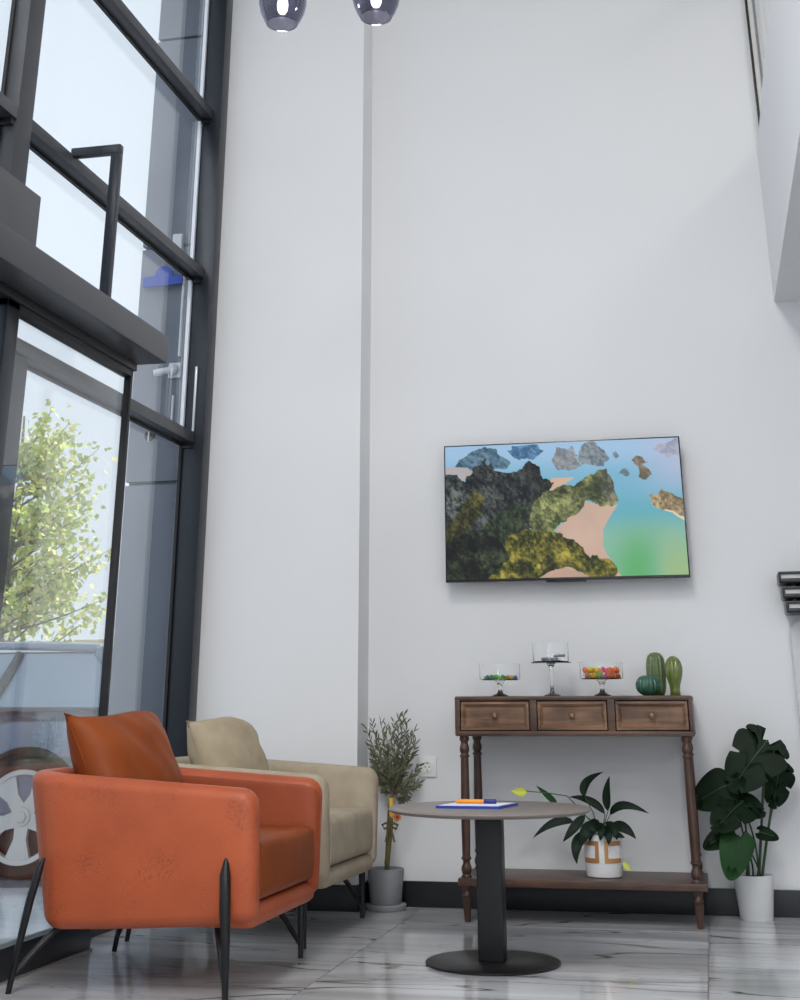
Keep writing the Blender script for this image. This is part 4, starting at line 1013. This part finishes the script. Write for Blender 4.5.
def wheel(x, s, R=.335):
    e = empty('wheel', (x, s*.845, R)); e.parent = car; e.rotation_euler = (PI/2 if s < 0 else -PI/2, 0, 0)
    lathe('tyre', [(.235, -.09), (R-.02, -.09), (R, -.06), (R, .05), (R-.02, .075), (.262, .078), (.252, .06), (.235, -.05), (.235, -.09)], 'tyre', e, seg=48, cap=False)
    bm = bmesh.new(); add_lathe(bm, [(.232, .076), (.258, .080), (.262, .072), (.255, .055), (.225, .055), (.232, .076)], seg=48, cap=False)
    for k in range(5):
        a = 2*PI*k/5+.3; ca, sa = math.cos(a), math.sin(a)
        def rp_(r, t, z): return (r*ca-t*sa, r*sa+t*ca, z)
        L1 = [bm.verts.new(rp_(*p)) for p in ((.035, -.045, .055), (.12, -.040, .062), (.24, -.085, .070), (.24, .085, .070), (.12, .040, .062), (.035, .045, .055))]
        L0 = [bm.verts.new((v.co.x, v.co.y, v.co.z-.03)) for v in L1]
        bm.faces.new(L1); bm.faces.new(L0[::-1])
        for i in range(6): bm.faces.new((L1[i], L0[i], L0[(i+1) % 6], L1[(i+1) % 6]))
    add_lathe(bm, [(.001, .05), (.055, .05), (.05, .068), (.001, .07)], seg=24)
    mesh_obj('rim', bm, 'rim_silver', e, True, .6)
    lathe('brake_disc', [(.001, .0), (.225, .0), (.225, .012), (.001, .012)], 'rim_dark', e, seg=32)
    lathe('hub_cap', [(.001, .07), (.036, .07), (.032, .080), (.001, .083)], 'rim_silver', e, seg=6)
    lathe('wheel_arch', [(.36, -.1), (.385, -.1), (.385, .068), (.36, .068), (.36, -.1)], 'car_black', e, seg=40, cap=False)
    lathe('arch_lining', [(.001, -.1), (.37, -.1), (.37, .052), (.30, .052), (.30, -.09), (.001, -.09)], 'car_black', e, seg=40)
for x in (1.32, -1.3):
    for s in (-1, 1): wheel(x, s)

# ---- tree beyond the car
TP = Vector((-9.9, 18.2, ZG-.1))
tree = thing('leafy_tree', 'slender tree with yellow-green leaves behind the parked car', 'tree', TP)
q = random.Random(21)
tube('trunk', [(0, 0, 0), (.05, 0, 1.2), (-.05, .1, 2.6), (.1, 0, 4.0), (.05, 0, 5.2)], [.09, .075, .06, .04, .015], 'bark', tree, 10)
bmb = bmesh.new(); LVS = {0: ([], []), 1: ([], [])}
for k in range(95):
    z0 = q.uniform(.7, 4.6); a = q.uniform(0, 2*PI); ln = q.uniform(.6, 1.9)*(1-.12*(z0-.7))
    p0 = Vector((.03, .02, z0)); tip = p0+Vector((math.cos(a)*ln, math.sin(a)*ln, q.uniform(.2, .9)*ln)); md = (p0+tip)/2+Vector((0, 0, -.06))
    path = bez(p0, md, tip, 6); add_tube(bmb, path, [.022-.003*i for i in range(7)], 5)
    for i in range(90):
        t = q.uniform(.3, 1); f = min(5.999, t*6); i0 = int(f); p = path[i0].lerp(path[i0+1], f-i0)+Vector((q.gauss(0, .10), q.gauss(0, .10), q.gauss(0, .09)))
        d = Vector((q.uniform(-1, 1), q.uniform(-1, 1), q.uniform(-1, .3))).normalized(); s_ = d.cross(Vector((q.uniform(-1, 1), q.uniform(-1, 1), q.uniform(-1, 1)))).normalized()*q.uniform(.030, .055); L = q.uniform(.075, .12)
        V_, F_ = LVS[0 if q.random() < .55 else 1]; o_ = len(V_)
        V_ += [p, p+d*L*.4+s_, p+d*L, p+d*L*.4-s_]; F_.append((o_, o_+1, o_+2)); F_.append((o_, o_+2, o_+3))
mesh_obj('branches', bmb, 'bark', tree, True)
for i, mname in ((0, 'leaf_green'), (1, 'leaf_yellow')):
    o = raw_obj('foliage', *LVS[i], mname, tree); o['kind'] = 'stuff'

# ---- far sheds
tr1 = thing('canvas_truck', 'beige canvas-sided lorry trailer parked beyond the tree', 'trailer', (-13.4, 34.5, ZG-.1))
box('cargo_box', -2.6, 4.0, -1.2, 1.2, 1.15, 2.78, 'canvas_beige', tr1, .08)
box('chassis', -2.6, 4.0, -1.0, 1.0, .75, 1.15, 'car_black', tr1)
for x in (-1.9, .2, 2.2, 4.0): box('side_post', x-.05, x+.05, -1.24, -1.2, 1.15, 2.6, 'bark', tr1)
for x in (-1.8, -.8, 2.8):
    for s in (-1, 1):
        o = lathe('wheel', [(.001, -.15), (.45, -.15), (.48, -.1), (.48, .1), (.45, .15), (.001, .15)], 'tyre', tr1, (x, s*.95, .48), 20); o.rotation_euler = (PI/2, 0, 0)
sh = thing('warehouse', 'long low white warehouse on the horizon behind the lorry trailer', 'building', (-24, 55, ZG-.1))
box('wall', -14, 12, 0, 8, 0, 3.0, 'warehouse_white', sh)
for x in (-12, -8, -4, 0, 4, 8): box('wall_rib', x-.12, x+.12, -.1, 0, 0, 3.0, 'bark', sh)
bm = bmesh.new(); vs = [bm.verts.new(p) for p in ((-14.3, -.4, 3.0), (12.3, -.4, 3.0), (12.3, 8.4, 3.0), (-14.3, 8.4, 3.0), (-14.3, 4, 3.8), (12.3, 4, 3.8))]
for f in ((0, 1, 5, 4), (2, 3, 4, 5), (0, 4, 3), (1, 2, 5), (3, 2, 1, 0)): bm.faces.new([vs[i] for i in f])
mesh_obj('roof', bm, 'warehouse_white', sh)
